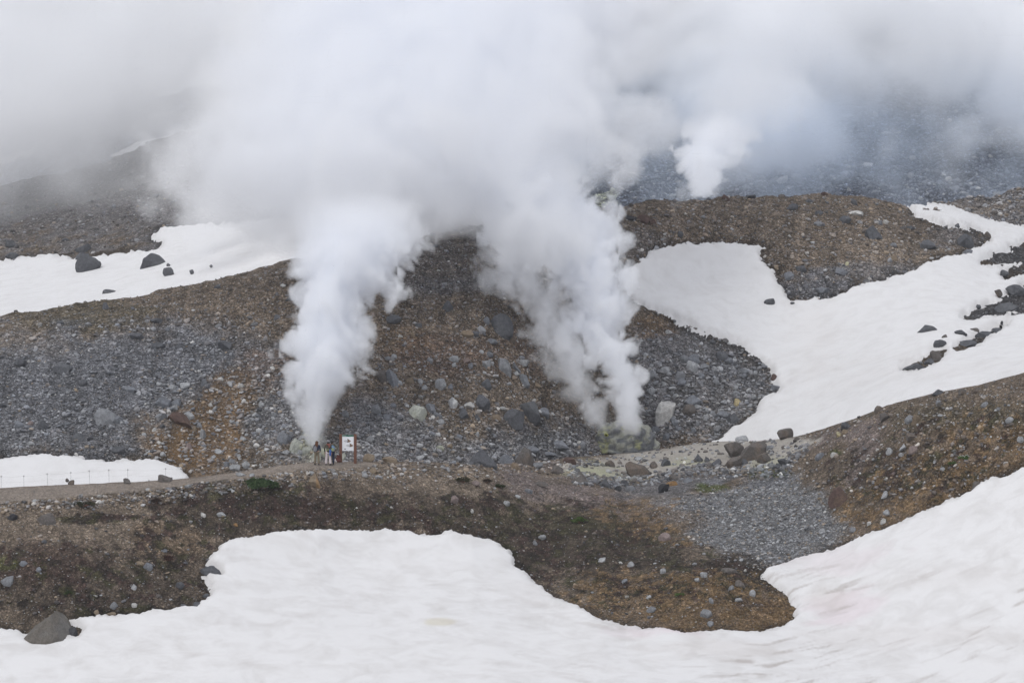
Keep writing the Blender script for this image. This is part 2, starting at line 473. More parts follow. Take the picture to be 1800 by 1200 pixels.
def stone_mat(name):
    m, N, L, b = new_mat(name)
    b.inputs['Roughness'].default_value = .9
    b.inputs['Specular IOR Level'].default_value = .2
    at = N.new('ShaderNodeAttribute')
    at.attribute_name = 'col'
    co = N.new('ShaderNodeTexCoord')
    n1 = N.new('ShaderNodeTexNoise')
    n1.inputs['Scale'].default_value = 3.5
    n1.inputs['Detail'].default_value = 7
    n1.inputs['Roughness'].default_value = .7
    L.new(co.outputs['Object'], n1.inputs['Vector'])
    n2 = N.new('ShaderNodeTexNoise')
    n2.inputs['Scale'].default_value = 14
    n2.inputs['Detail'].default_value = 4
    L.new(co.outputs['Object'], n2.inputs['Vector'])
    f = math_node(N, L, 'MULTIPLY_ADD', n1.outputs['Fac'], 1.5, .28)
    f = math_node(N, L, 'MULTIPLY', f, math_node(N, L, 'MULTIPLY_ADD', n2.outputs['Fac'], .7, .65))
    s = N.new('ShaderNodeVectorMath')
    s.operation = 'SCALE'
    L.new(at.outputs['Color'], s.inputs[0])
    L.new(f, s.inputs['Scale'])
    L.new(s.outputs[0], b.inputs['Base Color'])
    bp = N.new('ShaderNodeBump')
    bp.inputs['Strength'].default_value = .6
    bp.inputs['Distance'].default_value = .12
    L.new(n1.outputs['Fac'], bp.inputs['Height'])
    L.new(bp.outputs['Normal'], b.inputs['Normal'])
    return m


def snow_mat(name, dirt, scale=(1, 1, 1)):
    """old summer snow: sun cups, streaks of windblown dirt, faint blush of snow algae from the 'col' attribute"""
    m, N, L, b = new_mat(name)
    b.inputs['Roughness'].default_value = .7
    b.inputs['Specular IOR Level'].default_value = .2
    at = N.new('ShaderNodeAttribute')
    at.attribute_name = 'col'
    co = N.new('ShaderNodeTexCoord')
    mp = N.new('ShaderNodeMapping')
    mp.inputs['Scale'].default_value = scale
    mp.inputs['Rotation'].default_value = (0, 0, R(-24))
    L.new(co.outputs['Object'], mp.inputs['Vector'])
    st = N.new('ShaderNodeTexNoise')
    st.inputs['Scale'].default_value = .55
    st.inputs['Detail'].default_value = 9
    st.inputs['Roughness'].default_value = .68
    st.inputs['Distortion'].default_value = .6
    L.new(mp.outputs[0], st.inputs['Vector'])
    r = N.new('ShaderNodeMapRange')
    r.inputs['From Min'].default_value = .45
    r.inputs['From Max'].default_value = .80
    r.inputs['To Min'].default_value = 0
    r.inputs['To Max'].default_value = dirt
    L.new(st.outputs['Fac'], r.inputs['Value'])
    mx = N.new('ShaderNodeMix')
    mx.data_type = 'RGBA'
    L.new(r.outputs[0], mx.inputs['Factor'])
    L.new(at.outputs['Color'], mx.inputs['A'])
    mx.inputs['B'].default_value = (.30, .265, .23, 1)
    L.new(mx.outputs['Result'], b.inputs['Base Color'])
    cup = N.new('ShaderNodeTexNoise')
    cup.inputs['Scale'].default_value = 1.6
    cup.inputs['Detail'].default_value = 5
    L.new(mp.outputs[0], cup.inputs['Vector'])
    bp = N.new('ShaderNodeBump')
    bp.inputs['Strength'].default_value = .3
    bp.inputs['Distance'].default_value = .12
    L.new(cup.outputs['Fac'], bp.inputs['Height'])
    L.new(bp.outputs['Normal'], b.inputs['Normal'])
    return m


M_NEAR = ground_mat('near_gravel', 5.0, 12.0, .62)
M_MID = ground_mat('talus', 4.2, 10.0, .70)
M_FAR = ground_mat('far_talus', 1.5, 4.5, 1.1)
M_STONE = stone_mat('andesite_stone')
M_SNOW = snow_mat('old_snow', .24, (1, 1.1, 1))
M_SNOW_NEAR = snow_mat('near_old_snow', .36, (.8, 1.1, 1))


# ------------------------------------------------------------------ building meshes
def np_mesh(name, V, Fc, mat, col=None, smooth=False, parent=None, alpha=None):
    me = bpy.data.meshes.new(name)
    V = np.ascontiguousarray(V, np.float32)
    Fc = np.ascontiguousarray(Fc, np.int32)
    n, k = Fc.shape
    me.vertices.add(len(V))
    me.vertices.foreach_set('co', V.ravel())
    me.loops.add(n * k)
    me.loops.foreach_set('vertex_index', Fc.ravel())
    me.polygons.add(n)
    me.polygons.foreach_set('loop_start', np.arange(0, n * k, k, dtype=np.int32))
    me.polygons.foreach_set('use_smooth', np.full(n, smooth, bool))
    me.update(calc_edges=True)
    if col is not None:
        a = me.attributes.new('col', 'FLOAT_COLOR', 'POINT')
        cc = np.ones((len(V), 4), np.float32)
        cc[:, :3] = col
        if alpha is not None:
            cc[:, 3] = alpha
        a.data.foreach_set('color', cc.ravel())
    me.materials.append(mat)
    o = bpy.data.objects.new(name, me)
    COL.objects.link(o)
    if parent is not None:
        o.parent = parent
    return o


def tag(o, label=None, cat=None, group=None, kind=None):
    if label:
        o['label'] = label
    if cat:
        o['category'] = cat
    if group:
        o['group'] = group
    if kind:
        o['kind'] = kind
    return o


def empty(name, loc, label, cat, group=None, rz=0.0):
    o = bpy.data.objects.new(name, None)
    COL.objects.link(o)
    o.location = loc
    o.rotation_euler = (0, 0, rz)
    o.empty_display_size = .2
    return tag(o, label, cat, group)


def grid_faces(nr, nc, keep=None):
    i = np.arange(nr - 1)[:, None] * nc + np.arange(nc - 1)[None, :]
    q = np.stack([i, i + 1, i + nc + 1, i + nc], -1)[..., ::-1]
    if keep is not None:
        k = keep[:-1, :-1] & keep[1:, :-1] & keep[:-1, 1:] & keep[1:, 1:]
        return q[k]
    return q.reshape(-1, 4)


U_COLS = np.concatenate([np.arange(-1500, -20, 40), np.arange(-20, 1820, 2.6), np.arange(1840, 3300, 40)])


def land(name, layer, vtop, vbot, rows, mat, back, ucols=U_COLS, front=None, power=1.0):
    u = np.asarray(ucols, float)
    t = np.linspace(0, 1, rows) ** power
    v = vtop(u)[None, :] + (vbot(u) - vtop(u))[None, :] * t[:, None]
    uu = np.broadcast_to(u, v.shape)
    p = surf(layer, uu, v)
    col = paint(layer, uu, v, p)
    col = np.concatenate([col, (1 - .85 * fine(layer, uu, v))[..., None]], -1)
    top, tc_ = p[0], col[0]
    br = []
    for dy, dz in back[::-1]:                      # the far side of the crest
        b = top.copy()
        b[:, 1] += dy
        b[:, 2] -= dz
        b[:, 0] *= b[:, 1] / top[:, 1]
        br.append(b)
    P = [np.array(br), p] if br else [p]
    K = [np.repeat(tc_[None], len(br), 0), col] if br else [col]
    if front:
        last = p[-1]
        fr = []
        for Y, z in front:
            b = last.copy()
            b[:, 1] = Y
            b[:, 2] = z
            fr.append(b)
        P.append(np.array(fr))
        K.append(np.repeat(col[-1][None], len(fr), 0))
    P = np.concatenate(P)
    K = np.concatenate(K)
    o = np_mesh(name, P.reshape(-1, 3), grid_faces(P.shape[0], P.shape[1]), mat, K.reshape(-1, 4)[:, :3], True, None, K.reshape(-1, 4)[:, 3])
    return tag(o, kind='structure')


FRONT = [(168, -31), (140, -32.5), (100, -30), (60, -21), (30, -9), (12, -2.6), (-40, -2.2)]
BACK = [(.6, .12), (2, .7), (5, 2.4), (10, 6), (18, 12)]
land('ground', 'near', NC, lambda u: np.full_like(u, 1230.), 185, M_NEAR, BACK, front=FRONT, power=1.15)
land('hill', 'mid', MC, lambda u: NC(u) + 60, 200, M_MID, [(1, .3), (4, 1.8), (9, 5), (16, 11)])
land('left_hillside', 'left', LC, lambda u: MC(u) + 40, 110, M_MID, [(4, 1.5), (15, 8), (40, 25)],
     ucols=np.concatenate([np.arange(-1500, -20, 40), np.arange(-20, 860, 4)]))
land('right_ridge', 'ridge', RC, lambda u: MC(u) + 25, 40, M_MID, [(1.5, .5), (5, 2.5), (12, 8)],
     ucols=np.concatenate([np.arange(1600, 1820, 2.6), np.arange(1840, 3300, 40)]))
land('mountain', 'far', FC, lambda u: np.minimum(MC(u), 440) + 60, 170, M_FAR, [(6, 2), (20, 12), (60, 45)],
     ucols=np.concatenate([np.arange(-2500, -20, 60), np.arange(-20, 1820, 6), np.arange(1840, 4300, 60)]))

# ------------------------------------------------------------------ snow


FLOW = pl([(-300, 1090), (200, 1075), (600, 1085), (900, 1110), (1150, 1150), (1350, 1150), (1500, 1110), (1650, 1060), (1800, 1000), (2300, 850)])


def snow(name, layer, P, mat, holes=(), bbox=None, step=2.6, lift=.45, front=None, edge=4.2, tint=None, ucols=None, vmax=None, streak=.22):
    A = np.array(P)
    u0, v0 = A.min(0)
    u1, v1 = A.max(0)
    if bbox:
        u0, u1 = max(u0, bbox[0]), min(u1, bbox[1])
    u = ucols if ucols is not None else np.arange(u0 - 6, u1 + 6, step)
    v1 = vmax or v1
    v = np.arange(v0 - 6, v1 + (0 if vmax else 6), step)
    uu, vv = np.meshgrid(u, v)
    Y = FUN[layer](uu, vv)
    p = pt(uu, vv, Y)
    sd = poly_sd(P, uu, vv)
    for H in holes:
        sd = np.minimum(sd, -poly_sd(H, uu, vv) - 4)
    sd = sd + edge * fbm(p / 1.3, 5, .74, 2)
    m = sd * Y / F                                  # metres in from the edge
    h = np.where(m < 0, m * .9, lift * (1 - np.exp(-np.maximum(m, 0) / .22)))
    p[..., 2] += np.clip(h, -.8, 3) + .22 * rough(p, AMP[layer]) * sstep(.6, 0, m) + .10 * fbm(p / 5.0, 3, .5, 1)
    keep = sd > -7
    col = np.zeros(uu.shape + (3,)) + np.array((.715, .707, .702))
    n = fbm(p / np.array([3.5, 1.6, 2.]), 4, .6, 1)
    for cu, cv, ru, rv, c, st in (tint or []):
        w = (sstep(1.2, .2, np.hypot((uu - cu) / ru, (vv - cv) / rv) + .5 * n) * st)[..., None]
        col = col * (1 - w) + np.array(c) * w
    # a rim of meltwater-darkened, gritty snow along the edge
    w = (sstep(.55, .0, m) * .35 * (.6 + .6 * n).clip(0, 1))[..., None]
    col = col * (1 - w) + np.array((.36, .33, .31)) * w
    # windblown grit in thin streaks that follow the fall of the snow
    fl = vv - FLOW(uu)
    st = fbm(np.stack([uu / 60.0, fl / 6.5, 0 * uu + 3], -1), 5, .6, 0)
    pat = fbm(np.stack([uu / 260.0, fl / 60.0, 0 * uu + 9], -1), 3, .6, 1)
    w = (sstep(.15, 1.15, st) * sstep(-.5, .6, pat) * streak * (.45 + 1.9 * sstep(850, 1500, uu) * sstep(950, 1090, vv)))[..., None].clip(0, .7)
    col = col * (1 - w) + np.array((.40, .36, .335)) * w
    if front:
        last = p[-1]
        fr = []
        for Yf, z in front:
            b = last.copy()
            b[:, 1] = Yf
            b[:, 2] = z + .8
            fr.append(b)
        p = np.concatenate([p, np.array(fr)])
        col = np.concatenate([col, np.broadcast_to(np.array((.715, .707, .702)), (len(fr),) + col.shape[1:])])
        keep = np.concatenate([keep, np.ones((len(fr), keep.shape[1]), bool)])
    fc = grid_faces(p.shape[0], p.shape[1], keep)
    used, inv = np.unique(fc, return_inverse=True)
    o = np_mesh(name, p.reshape(-1, 3)[used], inv.reshape(fc.shape), mat, col.reshape(-1, 3)[used], True)
    return tag(o, kind='structure')


PINK = (.70, .60, .63)
DIRT = (.55, .50, .47)
snow('snow_field', 'near', SNOW_FRONT, M_SNOW_NEAR, ucols=np.concatenate([np.arange(-1500, -20, 40), np.arange(-20, 1820, 2.6), np.arange(1840, 3300, 40)]), vmax=1225, front=FRONT, streak=.40,
     tint=[(1480, 1085, 70, 40, PINK, .5), (1480, 990, 140, 30, PINK, .3), (1200, 1115, 130, 18, PINK, .6), (1450, 1055, 40, 30, DIRT, .35), (1250, 1150, 160, 26, DIRT, .25),
           (1560, 1130, 260, 30, DIRT, .22), (1700, 1030, 160, 30, DIRT, .12), (770, 1105, 26, 7, (.55, .5, .36), .5), (950, 1060, 70, 30, DIRT, .18)])
snow('snow_bank', 'mid', SNOW_LEFT, M_SNOW, bbox=(-600, 400))
snow('snow_gully', 'mid', SNOW_GULLY, M_SNOW, holes=HOLES, bbox=(1080, 2300),
     tint=[(1430, 600, 60, 110, DIRT, .12), (1640, 660, 200, 30, DIRT, .12)])
snow('snow_slope', 'left', SNOW_BACK, M_SNOW, bbox=(-900, 770), step=4, lift=.7)
for S in STREAKS:
    snow('snow_streak', 'far', S, M_SNOW, step=3, lift=.8, edge=2.0)


# ------------------------------------------------------------------ stones
_ICO = {}


def ico(sub):
    if sub not in _ICO:
        bm = bmesh.new()
        bmesh.ops.create_icosphere(bm, subdivisions=sub, radius=1)
        _ICO[sub] = (np.array([v.co[:] for v in bm.verts]), np.array([[v.index for v in f.verts] for f in bm.faces]))
        bm.free()
    V, Fc = _ICO[sub]
    return V.copy(), Fc


def rock_shape(seed, sub, kind='a'):
    """a stone within the unit cube: a ball cut by broken faces; r round, a angular, f slab, w wedge"""
    rng = np.random.default_rng(seed)
    V, Fc = ico(sub)
    ncut, lo, hi = {'r': (18, .60, .92), 'a': (18, .44, .80), 'f': (13, .5, .85), 'w': (10, .42, .8), 'b': (6, .72, .9)}[kind]
    if kind == 'b':                                # a leaning block: long left flank, steep right face
        for n, d in (((-.60, -.15, .78), .36), ((.80, -.35, .48), .52), ((.05, -.93, .36), .55), ((-.35, .6, .7), .5)):
            n = np.array(n) / np.linalg.norm(n)
            V -= np.maximum(V @ n - d, 0)[:, None] * n
    for _ in range(ncut):
        n = rng.normal(size=3)
        n /= np.linalg.norm(n)
        d = rng.uniform(lo, hi)
        V -= np.maximum(V @ n - d, 0)[:, None] * n * (.85 if kind == 'r' else 1)
    if kind == 'w':
        V[:, 0] *= 1 - .45 * np.clip(V[:, 2], -1, 1)
    if sub >= 3:
        V *= 1 + (.045 * fbm(V * 2.6 + seed * 3.1, 4, .6, 1))[:, None]
    elif sub == 2:
        V *= 1 + (.06 * fbm(V * 2.0 + seed * 3.1, 2, .55, 1))[:, None]
    a, b = V.min(0), V.max(0)
    return (V - (a + b) / 2) / (b - a), Fc


RC_ = dict(g=(.195, .200, .210), d=(.088, .090, .098), k=(.040, .040, .044), l=(.300, .305, .312), w=(.45, .44, .42), b=(.165, .173, .190), t=(.210, .168, .122),
           r=(.092, .062, .054), p=(.200, .160, .150), n=(.112, .101, .094), o=(.250, .150, .070), y=(.40, .33, .19), s=(.330, .340, .300))


def scree(name, layer, n, region, smin, smax, power, seed, palette, wts, sub=0, mask=None, own=.25):
    """loose stones nobody could count, as one heap-wide object"""
    rng = np.random.default_rng(seed)
    u = rng.uniform(region[0], region[1], n)
    v = rng.uniform(region[2], region[3], n)
    ok = np.ones(n, bool)
    if layer == 'near':
        ok &= (v > NC(u) + 1) & (poly_sd(SNOW_FRONT, u, v) < 2) & (poly_sd(PATH, u, v) < -rng.random(n) * 3)
    elif layer == 'mid':
        ok &= (v > MC(u) - .5) & (v < NC(u) + 12) & (poly_sd(SNOW_LEFT, u, v) < 1)
        g = poly_sd(SNOW_GULLY, u, v)
        for H in HOLES:
            g = np.minimum(g, -poly_sd(H, u, v))
        ok &= g < 1
    elif layer == 'left':
        ok &= (v > LC(u)) & (v < MC(u)) & (poly_sd(SNOW_BACK, u, v) < 0)
    elif layer == 'ridge':
        ok &= (v > RC(u)) & (v < MC(u) + 5)
    else:
        ok &= v < np.minimum(MC(u), 460)
    if mask is not None:
        ok &= rng.random(n) < mask(u, v)
    u, v = u[ok], v[ok]
    n = len(u)
    P = surf(layer, u, v)
    s = smin * (1 - rng.random(n) * (1 - (smin / smax) ** power)) ** (-1 / power)
    base = paint(layer, u, v, P)
    keys = list(palette)
    ci = rng.choice(len(keys), n, p=np.array(wts) / sum(wts))
    pal = np.array([RC_[k] for k in keys])[ci]
    m = rng.uniform(own, 1.0, n)[:, None]
    col = (base * 1.2 * (1 - m) + pal * m) * rng.uniform(.75, 1.6, n)[:, None]
    var = [rock_shape(seed * 50 + k, max(sub, 1), 'arfa'[k % 4]) for k in range(8)]
    VV, FF, CC = [], [], []
    off = 0
    for k in range(8):
        idx = np.where(np.arange(n) % 8 == k)[0]
        if not len(idx):
            continue
        V, Fc = var[k]
        a = rng.uniform(0, 6.283, len(idx))
        tl = rng.uniform(-.5, .5, len(idx))
        sx_ = s[idx] * rng.uniform(.8, 1.35, len(idx))
        sy_ = s[idx] * rng.uniform(.8, 1.2, len(idx))
        sz_ = s[idx] * rng.uniform(.5, .95, len(idx))
        X = V[None, :, 0] * sx_[:, None]
        Yv = V[None, :, 1] * sy_[:, None]
        Zv = V[None, :, 2] * sz_[:, None]
        X, Zv = X * np.cos(tl)[:, None] - Zv * np.sin(tl)[:, None], X * np.sin(tl)[:, None] + Zv * np.cos(tl)[:, None]
        X, Yv = X * np.cos(a)[:, None] - Yv * np.sin(a)[:, None], X * np.sin(a)[:, None] + Yv * np.cos(a)[:, None]
        Q = np.stack([X, Yv, Zv], -1) + P[idx][:, None, :]
        Q[..., 2] += (s[idx] * .14)[:, None]
        VV.append(Q.reshape(-1, 3))
        FF.append((Fc[None] + (np.arange(len(idx)) * len(V))[:, None, None] + off).reshape(-1, 3))
        CC.append(np.repeat(col[idx], len(V), 0))
        off += len(idx) * len(V)
    o = np_mesh(name, np.concatenate(VV), np.concatenate(FF), M_STONE, np.concatenate(CC), False)
    return tag(o, kind='stuff')


def m_near(u, v):
    w = .30 + 0 * u
    w = np.maximum(w, 1.0 * sstep(-10, 20, poly_sd(CHUTE, u, v)))
    w = np.maximum(w, .9 * sstep(70, 20, np.abs(v - NC(u) - 12) * 1.5 + 20 * (u < 300)))
    return w * (1 - .9 * sstep(-2, 4, poly_sd(FLAT, u, v)))


PALG = ('g', 'b', 'l', 'd', 'n', 't', 'w')
scree('gravel', 'near', 64000, (-30, 1830, 640, 1125), .06, .30, 2.4, 11, PALG, (2, 1, 2, 3, 5, 3.5, .4), 0, m_near)
scree('scree', 'mid', 85000, (-30, 1830, 335, 830), .065, .42, 2.55, 12, PALG, (4, 4, 4.0, 4, 3, 1.6, 1.0), 0)
scree('left_scree', 'left', 7000, (-30, 560, 200, 560), .15, .8, 2.2, 13, PALG, (4, 2, 1, 4, 4, 1, .2), 0)
scree('ridge_scree', 'ridge', 5000, (1610, 1830, 320, 410), .12, .8, 2.2, 14, PALG, (4, 3, 2, 3, 3, 2, .3), 0)
scree('far_scree', 'far', 26000, (960, 1830, 0, 420), .16, 1.3, 2.3, 15, PALG, (2, 6, 5, 1, 0, 0, 2), 0)
RUB = ('g', 'b', 'l', 'd', 'n', 't', 'w')
scree('rubble', 'mid', 1500, (1105, 1370, 560, 780), .20, .55, 1.6, 16, RUB, (5, 4, 4, 2, 1, .3, .3), 2, lambda u, v: .35 + .65 * sstep(600, 640, v))
scree('rubble', 'mid', 1900, (600, 1060, 620, 825), .18, .50, 1.7, 17, RUB, (4, 3, 4, 2, 2, 1.2, .8), 2, lambda u, v: .3 + .7 * sstep(700, 790, v))
scree('rubble', 'mid', 1300, (250, 560, 640, 835), .16, .42, 1.7, 18, RUB, (3, 2, 4, 1, 1, 2, 1.4), 2)
scree('rubble', 'mid', 1300, (-20, 500, 560, 800), .20, .55, 1.9, 19, RUB, (4, 4, 1, 4, 1, .3, .2), 2, lambda u, v: .5 + 0 * u)
scree('rubble', 'mid', 1500, (1040, 1740, 345, 530), .20, .60, 1.9, 20, RUB, (2, 1, 1, 5, 3, 1.2, .3), 2)
scree('rubble', 'near', 5200, (-20, 1010, 800, 905), .13, .40, 1.7, 21, RUB, (3, 2, 4, 2, 3, 3, 1), 2, lambda u, v: sstep(20, 6, np.abs(v - NC(u) - np.interp(u, [0, 500, 640, 1000], [38, 20, 10, 8]))))
scree('rubble', 'near', 6400, (1000, 1420, 775, 880), .16, .52, 1.6, 22, RUB, (3, 2, 1, 5, 4, .6, .3), 2, lambda u, v: sstep(-16, 2, poly_sd(FLAT, u, v)) * sstep(14, 3, poly_sd(FLAT, u, v)) * sstep(800, 830, v + 24 * sstep(1250, 1350, u)) + .13 * sstep(-2, 4, poly_sd(FLAT, u, v)), .85)
scree('rubble', 'near', 1300, (1380, 1830, 650, 870), .12, .36, 1.8, 23, RUB, (2, 1, 3, 2, 4, 3, 1), 2)
scree('rubble', 'near', 5500, (1110, 1530, 815, 1010), .09, .32, 2.0, 24, RUB, (4, 1, 4, 3, 4, 2, .6), 2, lambda u, v: sstep(-26, 26, poly_sd(CHUTE, u, v)), .35)
